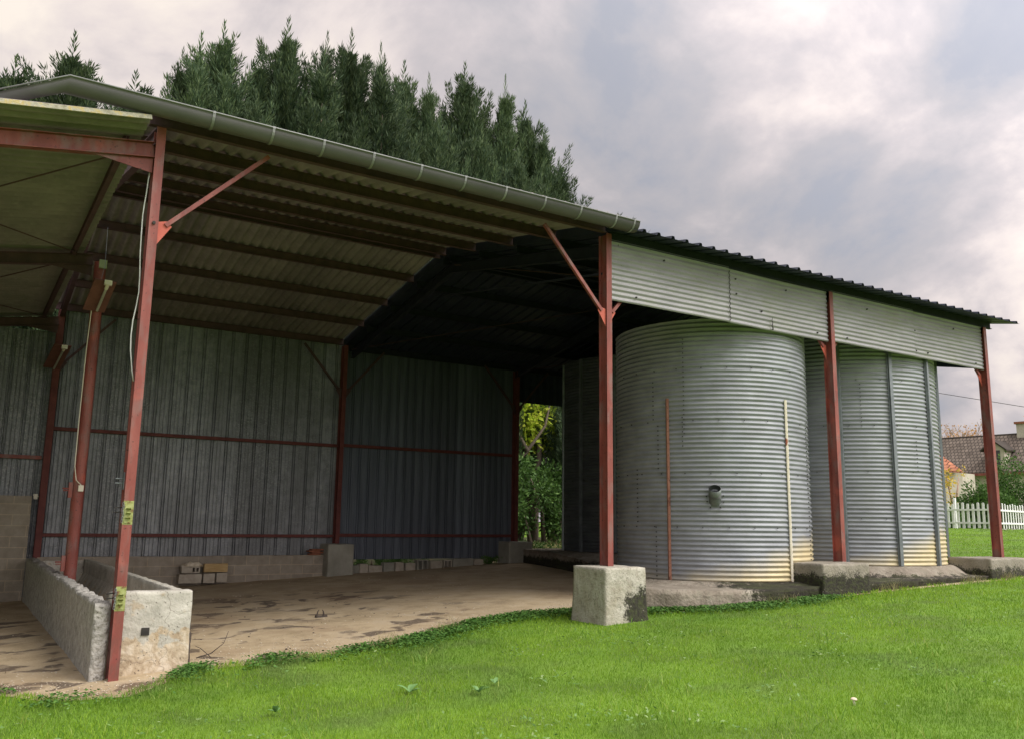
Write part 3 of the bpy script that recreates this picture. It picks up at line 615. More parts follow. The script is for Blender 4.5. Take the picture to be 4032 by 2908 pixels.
# ---------------- concrete footings ----------------
def flare(k, z1):
    def fn(q, p, a, b):
        c = (a+b)/2; u = max(0, 1-(p.z-a.z)/(b.z-a.z)); s = 1+k*u**3; q.x = c.x+(q.x-c.x)*s; q.y = c.y+(q.y-c.y)*s; return q
    return fn
def footing(a, b, m, label, amp=.012, fl=.10, seed=1, cat='concrete block'):
    mb = MB().rough(a, b, .04, amp, seed, flare(fl, 0), 5)
    o = mb.build('concrete_footing', M[m], None, smooth=True); return tag(o, label, cat, 'concrete footings under the barn posts')
footing((5.68, -.34, .18), (6.36, .36, 1.035), 'foot_b', 'big pale square concrete block at the lawn edge, black moss on its right side', .006, .13, 1)
footing((9.85, -.40, .42), (10.98, .42, 1.03), 'foot', 'flat dark stained concrete block between the two bright silos', .010, .03, 2)
footing((14.62, -.32, .6), (15.95, .5, 1.06), 'foot', 'dark mossy concrete block at the far right under the last post', .010, .03, 3)
footing((5.72, 9.58, .2), (6.33, 10.2, 1.05), 'foot_in', 'grey concrete block at the back wall under the middle back post', .008, .02, 4)
footing((10.50, 9.58, .4), (11.2, 10.2, 1.10), 'foot_in', 'greenish low concrete block beside the back opening', .012, .04, 5)

# ---------------- silo slab ----------------
SIL = [(9.75, 1.80, 1.655, .735), (13.6, 1.98, 1.80, .92), (13.0, 7.6, 1.85, .93)]
def slab_top(x, y):
    z = np.interp(x, [6.4, 8.8, 10, 13, 16], [.70, .665, .70, .745, .76])
    for cx, cy, r, zb in SIL:
        d = math.hypot(x-cx, y-cy)-r; k = max(0, min(1, 1-(d-.05)/.32)); z = max(z, z+(zb-.004-z)*k*k*(3-2*k))
    if y > 3: z = max(z, .62+.3*min(1, (y-3)/3)*min(1, max(0, (x-9)/1.5)))
    return z
def front(x): return float(np.interp(x, [6.5, 6.9, 7.3, 7.9, 9, 12.3, 12.6, 15.9], [.95, .40, .05, -.18, -.34, -.36, -.30, -.26]))
def slabp(u, v):
    vv = v**1.6
    xf = 6.55+9.5*u
    y = front(xf)+(9.9-front(xf))*vv
    xl = float(np.interp(y, [.5, 3, 6, 9.9], [6.55, 7.6, 9.9, 11.0])); x = xl+(16.05-xl)*u
    y = front(x)+(9.9-front(x))*vv
    e = .03*mnoise.noise(V((x*1.2, 0, 0)))+.012*mnoise.noise(V((x*9, 0, 4))) if v < .06 else 0
    return V((x, y+e, slab_top(x, y)+.010*mnoise.noise(V((x*3, y*3, 0)))*.6+.006*mnoise.noise(V((x*14, y*14, 0)))))
sm = MB(); NU, NV = 260, 130
sm.grid(NU, NV, slabp)
def skirt(ids, jit):
    base = len(sm.v); rows = 5
    for r_ in range(1, rows+1):
        for i in ids:
            x, y, z = sm.v[i]; zb = gz(x, y)-.12; q = r_/rows; zz_ = z+(zb-z)*q
            jx = .03*mnoise.noise(V((x*6, zz_*9, 1))) ; sm.v.append((x+(jx if jit == 'x' else 0), y+(jx+.035*q*(1 if x > 9 else -.3) if jit == 'y' else 0), zz_))
    n = len(ids)
    for r_ in range(rows):
        for i in range(n-1):
            a = ids[i] if r_ == 0 else base+(r_-1)*n+i; b = ids[i+1] if r_ == 0 else base+(r_-1)*n+i+1
            sm.f.append((a, base+r_*n+i, base+r_*n+i+1, b))
skirt([i for i in range(NU+1)], 'y'); skirt([j*(NU+1) for j in range(NV+1)], 'x'); skirt([j*(NU+1)+NU for j in range(NV+1)], 'x')
tag(sm.build('concrete_slab', M['slab'], None, smooth=True), 'low worn concrete slab with mossy edge carrying the corrugated silos', 'slab')

# ---------------- silos ----------------
SH = [4.15, 4.6, 4.6]
def silo(i, label, stiff):
    cx, cy, r, zb = SIL[i]; H = SH[i]
    t = thing('grain_silo', (cx, cy, zb), label, 'silo', 'corrugated steel silos')
    n = 144; nz = int(H/.0765*8); mb = MB(); ring = .842
    for j in range(nz+1):
        z = H*j/nz; k = z/ring; lap = .0035*(k-math.floor(k))
        rr = r-.010+.0115*math.sin(2*math.pi*z/.0765)-lap
        for q in range(n):
            a = 2*math.pi*q/n
            dent = .004*mnoise.noise(V((math.cos(a)*2.2, math.sin(a)*2.2, z*.9)))
            mb.v.append((cx+(rr+dent)*math.cos(a), cy+(rr+dent)*math.sin(a), zb+z))
    for j in range(nz):
        for q in range(n): mb.f.append((j*n+q, j*n+(q+1) % n, (j+1)*n+(q+1) % n, (j+1)*n+q))
    # shallow conical lid set just below the rim
    lid = MB(); lid.v = [(cx, cy, zb+H+.22)]+[(cx+(r-.02)*math.cos(2*math.pi*q/48), cy+(r-.02)*math.sin(2*math.pi*q/48), zb+H-.03) for q in range(48)]
    lid.f = [(0, 1+q, 1+(q+1) % 48) for q in range(48)]; lid.build('lid', M['clad_dark'], t)
    va = math.atan2(CAM.y-cy, CAM.x-cx)
    bt = MB()
    def bolt(a, z, rb=.011):
        p = V((cx+(r-.004)*math.cos(a), cy+(r-.004)*math.sin(a), zb+z)); d = V((math.cos(a), math.sin(a), 0)); bt.tube([p, p+d*.018], rb, 6)
    if i == 0: cols = [(-14, 3.9, 2.3), (-33, 3.2, 2.55), (-30, 2.5, 1.75), (-46, 1.75, .9), (-32, .85, .05), (-15, 2.6, 2.1), (70, 2.6, .1)]
    else: cols = [(12, 3.3, 2.5), (46, 2.3, 1.7)]
    for (dg, z1, z0) in cols:
        for z in np.arange(z0, z1, .0765): bolt(va+math.radians(dg), z, .009)
    for kk in range(1, 6):
        for dg in range(-80, 81, 14): bolt(va+math.radians(dg+kk*5), kk*ring-.02, .009)
    build2(mb, bt, 'shell', M['silo' if i < 2 else 'silo_shade'], M['dark'], t)
    for dg in stiff:
        a = va+math.radians(dg); rd = V((math.cos(a), math.sin(a), 0)); tg = V((-math.sin(a), math.cos(a), 0)); c = V((cx, cy, zb))+rd*(r+.004)
        pr = [(-.05, 0), (-.05, .004), (-.036, .006), (-.030, .045), (.030, .045), (.036, .006), (.05, .004), (.05, 0)]
        MB().prism([c+tg*u+rd*v for u, v in pr]+[], V((0, 0, H))).build('stiffener', M['stiff'], t)
    return t, va
s1, va1 = silo(0, 'nearest bright corrugated silo with a stub pipe, one brown and one cream strip', [])
s2, va2 = silo(1, 'right hand corrugated silo with vertical grey stiffeners and a cream stained foot', range(-90, 270, 30))
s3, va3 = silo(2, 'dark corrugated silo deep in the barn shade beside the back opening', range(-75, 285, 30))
cx, cy, r, zb = SIL[0]
def onsilo(px, py):
    d = ray(px, py); a_ = d.x**2+d.y**2; ox, oy = CAM.x-cx, CAM.y-cy; b_ = ox*d.x+oy*d.y; c_ = ox*ox+oy*oy-(r+.005)**2
    return CAM+d*((-b_-math.sqrt(b_*b_-a_*c_))/a_)
for (top, bot, m, nm) in (((2624, 1568), (2642, 2278), 'primer', 'brown_strip'), ((3090, 1573), (3120, 2278), 'cream', 'cream_strip')):
    p1 = onsilo(*top); p0 = onsilo(*bot); a = math.atan2((p0.y+p1.y)/2-cy, (p0.x+p1.x)/2-cx); rd = V((math.cos(a), math.sin(a), 0)); tg = V((-math.sin(a), math.cos(a), 0))
    c = V((cx, cy, zb+.0))+rd*(r+.004); zt = p1.z-zb
    o = MB().prism([c-tg*.026, c-tg*.026+rd*.012, c-tg*.004+rd*.026, c+tg*.026+rd*.012, c+tg*.026], V((0, 0, zt))).build(nm, M[m], s1)
    hb = MB()
    for z in np.arange(.06, zt, .19): q = c+tg*.012+rd*.017+V((0, 0, z)); hb.tube([q, q+rd*.006], .006, 6)
    hb.build('screw_heads', M['dark'], o)
pc_ = onsilo(2815, 1960); a = math.atan2(pc_.y-cy, pc_.x-cx); rd = V((math.cos(a), math.sin(a), 0)); ax = (rd*.62+V((0, 0, .75))).normalized()
p0 = pc_-rd*.03+V((0, 0, -.02)); tb = MB()
for rr in (.096, .091): tb.tube([p0-ax*.06, p0+ax*.10, p0+ax*.22], rr, 28, cap=False)
nn = 28*3
for q in range(28): tb.f.append((56+q, 56+(q+1) % 28, nn+56+(q+1) % 28, nn+56+q))
ot = tb.build('outlet_pipe', M['duct'], s1, smooth=True)
cb_ = MB()
for h in (.085, .10): cb_.tube([p0+ax*h+(ax.orthogonal().normalized()*math.cos(k)+ax.cross(ax.orthogonal().normalized())*math.sin(k))*.098 for k in np.linspace(0, 6.2832, 29)], .003, 5)
cb_.build('pipe_bead', M['zinc'], ot)
fb = MB(); tg = V((-rd.y, rd.x, 0))
for u, z in ((-.13, .03), (.13, .04), (-.07, -.14), (.08, -.14), (-.12, -.05), (.13, -.06)): q = pc_+tg*u+V((0, 0, z)); fb.tube([q-rd*.01, q+rd*.02], .012, 6)
fb.build('flange_bolts', M['dark'], ot)

# ---------------- feeding trough ----------------
tr = thing('feeding_trough', (.25, 4.5, .1), 'long worn concrete feeding trough running from the front corner post to the back', 'trough')
def ragged(q, p, a, b):
    if p.z > b.z-.01: q.z += .035*mnoise.noise(V((p.x*3, p.y*5, 2)))+.02*mnoise.noise(V((p.x*9, p.y*17, 7)))-.01
    if p.y < a.y+.01: q.x += .0
    q.z += .012*(p.y)/1.0*(1 if p.z > b.z-.01 else 0)*.5
    return q
MB().rough((-.20, .12, -.1), (-.065, 9.45, .775), .045, .006, 6, ragged, 7).build('side_wall', M['trough_side'], tr, smooth=True)
hole = (.245, .31, .43, .52)
fw = MB().rough((-.06, .19, -.1), (.72, .34, .865), .035, .008, 8, None, 5)
fw.build('front_wall', M['trough'], tr, smooth=True)
hm = MB().box((.248, .176, .438), (.322, .20, .512)); hm.build('drain_hole_shade', M['dark'], tr)  # dark plate on the wall painting the shade inside the opening
def rw(q, p, a, b):
    if p.z > b.z-.01: q.z += -.015*max(0, 1-abs(p.x-b.x)/.14)+.008*mnoise.noise(V((0, p.y*4, 2)))
    return q
MB().rough((.585, .335, -.1), (.725, 7.9, .85), .055, .008, 10, rw, 5).build('side_wall', M['trough'], tr, smooth=True)
MB().rough((-.06, 7.75, -.1), (.585, 7.9, .83), .06, .008, 11, None, 5).build('end_wall', M['trough'], tr, smooth=True)
cv = MB()
for j in range(61):
    y = .33+7.45*j/60
    for i in range(13):
        u = i/12; x = -.07+.66*u; z = .22+.42*max(0, (u-.35)/.65)**2.2+.25*max(0, (.22-u)/.22)**2+.01*mnoise.noise(V((x*5, y*3, 0))); cv.v.append((x, y, z))
for j in range(60):
    for i in range(12): cv.f.append((j*13+i, j*13+i+1, (j+1)*13+i+1, (j+1)*13+i))
cv.build('trough_floor', M['trough'], tr, smooth=True)
pk = MB().rough((.745, .42, .05), (.79, .52, .42), .04, .008, 12).rough((.735, .47, .42), (.785, .55, .78), .04, .008, 13)
tag(pk.build('old_plank', M['tyre'], None), 'blackened old plank leaning on the right side of the trough', 'plank')

# ---------------- block stack, tiles, small blocks ----------------
def hollow(a, b, nh=2, t=.025):       # breeze block with open cells facing -y
    mb = MB(); x0, y0, z0 = a; x1, y1, z1 = b
    mb.box((x0, y0+.02, z0), (x1, y1, z0+t)); mb.box((x0, y0+.02, z1-t), (x1, y1, z1)); mb.box((x0+t, y1-.02, z0+t), (x1-t, y1-.001, z1-t))
    for k in range(nh+1): x = x0+(x1-x0-t)*k/nh; mb.box((x, y0+.021, z0+t), (x+t, y1-.021, z1-t))
    return mb
zg = gz(2.8, 9.6)+.004
g = 'breeze blocks stacked against the low wall'
def blk(px0, px1, pz0, pz1, label, m='block1', hol=None, depth=.2, y=9.60):
    a = at(px0, pz1, 1, y); b = at(px1, pz0, 1, y)
    if hol:
        mb = MB().rough((a.x, y, a.z), (a.x+(b.x-a.x)*hol, y+depth, b.z), .05, .003, px0)
        hb = hollow((a.x+(b.x-a.x)*hol, y, a.z), (b.x, y+depth, b.z)); n = len(mb.v); mb.add(hb.v, hb.f)
    else: mb = MB().rough((a.x, y, a.z), (b.x, y+depth, b.z), .05, .003, px0)
    o = mb.build('breeze_block' if m == 'block1' else 'wooden_crate_board', M[m]); return tag(o, label, 'block' if m == 'block1' else 'board', g if m == 'block1' else None)
blk(702, 796, 2257, 2296, 'plain breeze block at the lower left of the small stack')
blk(799, 848, 2255, 2294, 'notched breeze block in the middle of the bottom row')
blk(851, 896, 2252, 2290, 'small breeze block at the lower right of the stack')
blk(714, 790, 2228, 2255, 'upper left breeze block with two open cells facing out', hol=.52)
blk(803, 899, 2216, 2251, 'ochre stained flat board on top of the right blocks', m='board', depth=.12)
sk = MB(); a = at(715, 2232, 1, 9.62); b = at(795, 2205, 1, 9.62)
def sackp(u, v):
    x = a.x-.02+(b.x-a.x+.06)*u; y = 9.58+.24*v; e = math.sin(math.pi*min(1, max(0, u)))**.4*math.sin(math.pi*v)**.5
    return V((x, y, 2*0+at(750, 2229, 1, 9.6).z+.005+.11*e*(.75+.6*mnoise.noise(V((x*7, y*9, 1))))+.02*mnoise.noise(V((x*20, y*20, 1)))*e))
sk.grid(26, 14, sackp); tag(sk.build('crumpled_sack', M['sack'], None, smooth=True), 'crumpled dusty sack lying on the hollow block of the stack', 'sack')
tg_ = 'flat terracotta tiles piled on the low wall'
for k in range(4):
    dx = [.0, .05, -.03, .04][k]; o = MB().rough((5.38+dx, 9.86-.02*k, .806+k*.034), (5.66+dx, 10.02, .806+k*.034+.028), .08, .003, k).build('terracotta_tile', M['brick'])
    tag(o, ['bottom terracotta tile of the pile on the low wall', 'second terracotta tile from the bottom of the pile', 'third terracotta tile from the bottom of the pile', 'top terracotta tile of the pile beside the grey block'][k], 'tile', tg_)
xs_b = [(6.36, 6.58), (6.585, 6.80), (6.81, 7.16), (7.20, 7.47), (7.50, 7.72), (7.76, 8.02), (8.06, 8.36), (8.42, 8.74), (8.80, 9.02), (9.04, 9.62), (9.63, 9.90)]
lbs = ['first small block from the grey footing in the row under the wall sheets', 'second small block from the grey footing', 'wide pale block, third from the grey footing', 'brick with rows of small holes in the row of blocks', 'short pale block right of the holed brick', 'leaning dark block right of the short pale block', 'tilted hollow block in the middle of the row', 'brown topped block right of the tilted hollow one', 'narrow broken block before the long one in the row', 'long flat block near the right end of the row', 'last block at the right end of the row']
for k, (x0, x1) in enumerate(xs_b):
    z0 = gz(x0, 9.8)-.02; h = .23+.03*math.sin(k*2.3); h = h if x0 < 9.0 else h-.02
    y = 9.84+.015*math.sin(k*5)
    mb = hollow((x0, y, z0+.02), (x1, y+.2, z0+h), 2) if k in (6, 8) else MB().rough((x0, y, z0), (x1, y+.2, z0+h), .06, .005, k+20)
    if k == 3:
        for a_ in range(4):
            for b_ in range(3): mb.cyl((x0+.05+a_*.055, y-.001, z0+.06+b_*.06), (0, -.004, 0), .012, 8)
    o = mb.build('small_block', M['block1' if k % 3 else 'foot_in'], None); tag(o, lbs[k], 'block', 'row of blocks under the wall sheets')
# torn white marks are small scraps stuck on the wall sheets
# ---------------- vegetation helpers ----------------
def leaf_tris(c, d, n_, L_, W_):          # arrays of centres, directions, normals -> kite leaves (two tris sharing island)
    s = np.cross(d, n_); s /= np.linalg.norm(s, axis=1, keepdims=True)+1e-9
    L_ = L_[:, None]; W_ = W_[:, None]
    v = np.stack([c, c+d*L_*.45+s*W_*.5, c+d*L_, c+d*L_*.45-s*W_*.5], 1).reshape(-1, 3)
    f = np.arange(len(v)).reshape(-1, 4); return v, f
def unit(a): return a/(np.linalg.norm(a, axis=-1, keepdims=True)+1e-9)
def conifer(seed, H, R, dens=1.0):
    r_ = np.random.default_rng(seed); C_, D_, N_, LL, WW = [], [], [], [], []
    nb = int(450*dens*H/14); leads = [(0, 0, 1.0)]+[(r_.uniform(-1.2, 1.2), r_.uniform(-1.2, 1.2), r_.uniform(.74, .93)) for _ in range(3)]
    for li, (lx, ly, lh) in enumerate(leads):
        n = nb if li == 0 else nb//4; HH = H*lh
        for k in range(n):
            t = r_.random()**.6 if li == 0 else .6+.4*r_.random(); t = min(t, .995)
            h = HH*(.03+.965*t); az = r_.uniform(0, 6.283)
            Rr = R if li == 0 else R*.6
            Lb = Rr*(1-t)**.95*1.05*r_.uniform(.45, 1.15)+.12
            if r_.random() < .16 and t > .3: Lb = Lb*1.35+.2
            d0 = np.array([math.cos(az), math.sin(az), r_.uniform(.25, .6)+.7*t**3]); d0 /= np.linalg.norm(d0)
            base = np.array([lx*min(1, h/3), ly*min(1, h/3), h]); m = int(34+Lb*110); s = r_.uniform(0, 1, m)**.7
            s = (.0 if Lb < 1.1 else .25)+s*(1.0 if Lb < 1.1 else .75); rise = r_.uniform(.35, .7)
            axis = base+np.outer(s*Lb*.9, d0)+np.outer(s**2.2*Lb*rise, [0, 0, 1])
            tan = unit(d0*.9+np.outer(2.2*s**1.2*rise, [0, 0, 1]))
            u = unit(np.cross(r_.normal(0, 1, (m, 3)), tan)); wd_ = (.06+.30*min(1, Lb/1.5)*(1-s)**.8)[:, None]
            C_.append(axis+u*wd_*r_.random((m, 1))); D_.append(unit(tan+u*(.35+.55*(1-s))[:, None]+r_.normal(0, .1, (m, 3)))); N_.append(unit(r_.normal(0, 1, (m, 3))))
            LL.append(r_.uniform(.10, .24, m)); WW.append(r_.uniform(.018, .036, m))
    # leader shoots
    for (lx, ly, lh) in leads:
        for k in range(34):
            h = H*lh-.5+k*.04; az = k*2.4; C_.append(np.array([[lx, ly, h]])); sp_ = .2+.75*(1-k/34); d = np.array([[math.cos(az)*sp_, math.sin(az)*sp_, 1.0]]); D_.append(unit(d)); N_.append(np.array([[math.sin(az), math.cos(az), .2]])); LL.append(np.array([.46-.008*k])); WW.append(np.array([.04]))
    return leaf_tris(np.concatenate(C_), np.concatenate(D_), np.concatenate(N_), np.concatenate(LL), np.concatenate(WW)), leads
protos = []
for k, (H_, R_) in enumerate(((14, 4.4), (14, 3.7), (14, 4.8), (14, 4.0))):
    (v, f), leads = conifer(40+k, H_, R_)
    t = thing('conifer_tree', (0, 0, 0), 'x', 'tree', 'row of tall conifers behind the barn')
    tri_mesh('crown', v, f, M['conifer'], t)
    tm = MB()
    for (lx, ly, lh) in leads: tm.tube([(0, 0, 0), (lx, ly, 3.), (lx, ly, H_*lh*.7), (lx, ly, H_*lh-.2)], [.17, .12, .05, .008], 8)
    tm.build('trunk', M['bark'], t, smooth=True); protos.append(t)
tips = [(-150, 215, 16), (12, 250, 15), (70, 205, 14.4), (315, 112, 13.8), (560, 268, 14.8), (745, 165, 15.2), (885, 50, 14.2), (1040, 175, 15.5), (1155, 38, 14.4), (1280, 92, 15.3), (1380, 105, 14.2), (1525, 148, 14.6), (1605, 210, 15.5), (1690, 265, 14.3), (1835, 218, 15.0), (1985, 268, 14.5), (2060, 372, 15.3), (2120, 470, 14.4), (2185, 610, 14.8)]
tl = ['conifer cut by the left edge of the photo, leftmost behind the lean-to', 'short conifer tip at the far left above the gutter end', 'low feathery conifer just left of the gutter bend', 'single conifer with wide spread tip right above the gutter bend', 'small low conifer between the gutter bend and the tall group', 'shaggy conifer at the left end of the tall group', 'slender airy conifer with the thin pointed tip, left in the tall group', 'conifer in the dip left of the tallest one', 'tallest conifer of the row, its tip nearest the top of the photo', 'left one of the twin pointed conifers right of the tallest', 'right one of the twin pointed conifers', 'dense conical conifer in the middle of the row', 'narrow conifer just right of the dense conical one', 'rounded conifer before the gap near the middle right', 'conifer with thin curved leader right of the gap', 'conifer with bare upright shoots, third from the right end', 'narrow conifer stepping down towards the right end', 'second conifer from the right end of the row', 'short bushy conifer closing the right end of the row']
for k, (px, py, Y) in enumerate(tips):
    Y += 4.5; p = at(px, py, 1, Y); src = protos[k % 4]; c = src if k < 4 else copytree(src)
    g0 = gz(p.x, Y); s = (p.z-g0)/15.1; wd = 1.0
    if k in (18,): wd = 1.35
    if k in (4,): wd = 1.4
    if k in (1, 2, 3): wd = 1.45
    if k == 18: wd = 1.0
    c.location = (p.x, Y, g0); wd *= 1+.22*math.sin(k*3.3); c.scale = (wd*(.6+.4*s), wd*(.6+.4*s), s); c.rotation_euler = (.010*math.sin(k*2.7), .008*math.sin(k*4.1), k*1.9); c['label'] = tl[k]
fr = [(455, 330, 17.5, 'low conifer just right of the gutter bend, level with the roof'), (640, 330, 17.6, 'low conifer between the gutter bend and the tall group, in front'), (800, 400, 17.3, 'short bright conifer low in front of the slender airy one'), (1010, 330, 17.8, 'short conifer in front of the dip left of the tallest tree'), (1225, 330, 17.4, 'short conifer in front of the left twin pointed conifer'), (1400, 420, 17.0, 'low conifer in front, just above the gutter below the twins'), (1560, 390, 17.6, 'short conifer in front of the dense conical one'), (1735, 420, 17.2, 'short light green conifer before the rounded one'), (1900, 470, 17.6, 'short conifer filling the gap near the middle right of the row'), (2040, 560, 17.2, 'short conifer low in front near the right end of the row')]
for k, (px, py, Y, lb_) in enumerate(fr):
    c = copytree(protos[(k*3+1) % 4]); p = at(px, py, 1, Y); g0 = gz(p.x, Y); s = (p.z-g0)/15.1
    c.location = (p.x, Y, g0); c.scale = (.85, .85, s); c.rotation_euler = (0, 0, k*2.3+.7); c['label'] = lb_
def leafblob(name, clumps, n, m, label, cat, size=.12, group=None, trunk=None, loc=None, width=.5, droop=0.0, seed=1, tm='bark'):
    r_ = np.random.default_rng(seed); loc = V(loc); t = thing(name, loc, label, cat, group)
    cs = np.array([c[:3] for c in clumps]); rs = np.array([c[3:6] if len(c) > 4 else (c[3],)*3 for c in clumps]); wts = rs.prod(1)**.67; wts /= wts.sum()
    idx = r_.choice(len(clumps), n, p=wts); d = unit(r_.normal(0, 1, (n, 3))); rad = r_.random((n, 1))**.35*(1+.18*r_.normal(0, 1, (n, 1)))
    c = cs[idx]+d*rad*rs[idx]+np.array(loc)
    dirs = unit(d+r_.normal(0, .6, (n, 3))+np.array([0, 0, -droop])); v, f = leaf_tris(c, dirs, unit(r_.normal(0, 1, (n, 3))), r_.uniform(.6, 1.3, n)*size, r_.uniform(.6, 1.3, n)*size*width)
    tri_mesh('crown' if trunk else 'foliage', v, f, M[m], t)
    tb = MB()
    for q in (trunk or [[(0, 0, 0), (0, 0, cs[:, 2].mean())]]):
        pts = [loc+V(a) for a in q]; tb.tube(pts, [(.10 if trunk else .03)*(1-.75*i/(len(pts)-1)) for i in range(len(pts))], 7)
    tb.build('trunk' if trunk else 'stems', M[tm], t, smooth=True); return t
def rc(n, bx, seed, r0, r1):
    r_ = random.Random(seed); return [(r_.uniform(*bx[0]), r_.uniform(*bx[1]), r_.uniform(*bx[2]), r_.uniform(r0, r1)) for _ in range(n)]
# what shows through the back opening
p = at(2125, 2020, 1, 15.2); zgp = gz(p.x, 15.2)
leafblob('leafy_bush', rc(18, ((-2.2, 2.4), (-.7, .8), (.9, 2.6)), 5, .4, .7), 11000, 'shrub', 'dense green bush seen through the opening in the back wall', 'bush', .15, loc=(p.x, 15.2, zgp), seed=3, trunk=[[(.2, 0, 0), (.1, 0, 1.2), (-.4, 0, 2.4)], [(-.3, 0, 0), (-.6, .1, 1.4)], [(.9, 0, 0), (.8, 0, 1.6)]])
p = at(2060, 1640, 1, 16.6)
leafblob('yellow_leaf_tree', [(0, -.3, 4.7, .8), (.7, -.4, 5.5, .8), (-.6, -.3, 5.4, .8), (.4, -.2, 4.0, .5), (1.3, -.2, 4.6, .5)]+rc(9, ((-2.2, 1.6), (-.2, 1), (3.8, 6.5)), 6, .6, .95), 12000, 'yleaf', 'yellow green tree with a leaning bare limb seen through the back opening', 'tree', .22, loc=(p.x-.3, 16.6, gz(p.x, 16.6)), seed=4, trunk=[[(-2.0, 0, 0), (-1.2, 0, 2.0), (-.1, -.9, 3.3), (.5, -1.1, 4.2), (.8, -1.1, 5.4)], [(-.1, -.9, 3.3), (-1.0, -.8, 4.7)]])
p = at(2205, 1760, 1, 15.9)
(v, f), leads = conifer(77, 5.2, 1.3, 1.6)
t = thing('conifer_tree', (p.x+.35, 15.9, gz(p.x, 15.9)), 'dark low conifer behind the bush at the right of the back opening', 'tree'); off = np.array(t.location)
tri_mesh('crown', v+off, f, M['conifer'], t); MB().tube([off, off+np.array([0, 0, 5.0])], [.14, .01], 8).build('trunk', M['bark'], t)
p = at(2160, 2140, 1, 12.4)
leafblob('dark_ground_shrub', rc(9, ((-1.3, 1.4), (-.3, .3), (.05, .2)), 8, .18, .28), 4000, 'shrub', 'low dark leafy plants just outside the back opening', 'shrub', .07, loc=(p.x, 12.3, gz(p.x, 12.3)), seed=6)
leafblob('wall_foot_plant', rc(26, ((-.9, 1.7), (-.1, .25), (.02, .26)), 9, .09, .14), 4200, 'clover', 'green weeds growing under the bottom of the wall sheets left of the dark row', 'plant', .05, loc=(7.1, 10.35, gz(7.1, 10)+.12), seed=7)
leafblob('wall_foot_plant', rc(7, ((-.5, .5), (-.1, .1), (.03, .15)), 10, .05, .1), 900, 'clover', 'green weeds under the wall sheets beside the last dark footing', 'plant', .05, loc=(10.1, 10.0, gz(10, 10)+.03), seed=8)

leafblob('hedge', rc(60, ((-14, 14), (-.8, .8), (.5, 3.4)), 31, .8, 1.2), 16000, 'shrub', 'long dark hedge in the field far behind the back opening', 'hedge', .24, loc=(24, 30, 1.2), seed=33)
# ---------------- grass ----------------
def blades(P, hgt, wid, lean, m, name, r_):
    n = len(P); a = r_.uniform(0, 6.283, n); side = np.stack([np.cos(a), np.sin(a), np.zeros(n)], 1)*(wid/2)[:, None]
    b = r_.uniform(0, 6.283, n); ld = np.stack([np.cos(b), np.sin(b), np.zeros(n)], 1)*(hgt*lean*r_.uniform(.2, 1.1, n))[:, None]
    up = np.stack([np.zeros(n), np.zeros(n), hgt], 1)
    mid = P+up*.55+ld*.32; tip = P+up+ld
    v = np.stack([P-side, P+side, mid+side*.8, mid-side*.8, tip], 1).reshape(-1, 3)
    i0 = np.arange(n)*5; f = np.concatenate([np.stack([i0, i0+1, i0+2], 1), np.stack([i0, i0+2, i0+3], 1), np.stack([i0+3, i0+2, i0+4], 1)])
    return tri_mesh(name, v, f, M[m])
def gzv(x): return np.interp(x, GXP, GZP)
NB = 520000
rr = np.exp(rng.uniform(math.log(3.6), math.log(62), NB*2)); th = YAW+rng.uniform(-.78, .72, NB*2)
X = CAM.x+rr*np.sin(th); Y = CAM.y+rr*np.cos(th)
ed = edge(X)+.10*np.sin(X*7)+.05*np.sin(X*17)
keep = (Y < ed) & ~((X > 5.6) & (X < 6.45) & (Y > -.42) & (Y < .42)) & (X < 31)
behind = (X > 16.2)
keep &= (Y < np.where(behind, 60, ed))
X, Y, rr = X[keep][:NB], Y[keep][:NB], rr[keep][:NB]
tall = np.array([.5+.5*mnoise.noise(V((x*.9, y*.9, 0)))+.25*mnoise.noise(V((x*3, y*3, 1))) for x, y in zip(X[::1], Y[::1])])
nearedge = np.clip(1-(edge(X)-Y)/.8, 0, 1)*(X < 16)
h = (.021+.023*tall+.03*nearedge)*rng.uniform(.5, 1.25, len(X))
wd = np.maximum(.0042, rr*.00062)*rng.uniform(.7, 1.3, len(X))
P_ = np.stack([X, Y, gzv(X)-.003], 1)
tag(blades(P_, h, wd, .75, 'grass', 'grass', rng), kind='stuff')
# coarser tufts and small flat weeds that break the lawn up
n = 34000; r2 = np.exp(rng.uniform(math.log(4), math.log(30), n)); th = YAW+rng.uniform(-.75, .7, n); X = CAM.x+r2*np.sin(th); Y = CAM.y+r2*np.cos(th)
nz_ = np.array([mnoise.noise(V((x*1.7, y*1.7, 21)))+.6*mnoise.noise(V((x*6, y*6, 3))) for x, y in zip(X, Y)])
k = (nz_ > .22) & (Y < edge(X)-.05) & (X < 31) & ~((X > 5.6) & (X < 6.45) & (Y > -.42)); X, Y, r2 = X[k], Y[k], r2[k]; n = len(X)
tag(blades(np.stack([X, Y, gzv(X)], 1), rng.uniform(.05, .115, n), np.maximum(.005, r2*.0007), .9, 'tuft', 'grass_tufts', rng), kind='stuff')
n = 20000; r2 = np.exp(rng.uniform(math.log(4), math.log(22), n)); th = YAW+rng.uniform(-.75, .7, n); X = CAM.x+r2*np.sin(th); Y = CAM.y+r2*np.cos(th)
nz_ = np.array([mnoise.noise(V((x*1.1, y*1.1, 51)))+.7*mnoise.noise(V((x*4.5, y*4.5, 33))) for x, y in zip(X, Y)])
k = (nz_ > .28) & (Y < edge(X)-.05) & ~((X > 5.6) & (X < 6.45) & (Y > -.42)); X, Y, r2 = X[k], Y[k], r2[k]; n = len(X)
az = rng.uniform(0, 6.283, n); d = unit(np.stack([np.cos(az), np.sin(az), rng.uniform(-.1, .6, n)], 1))
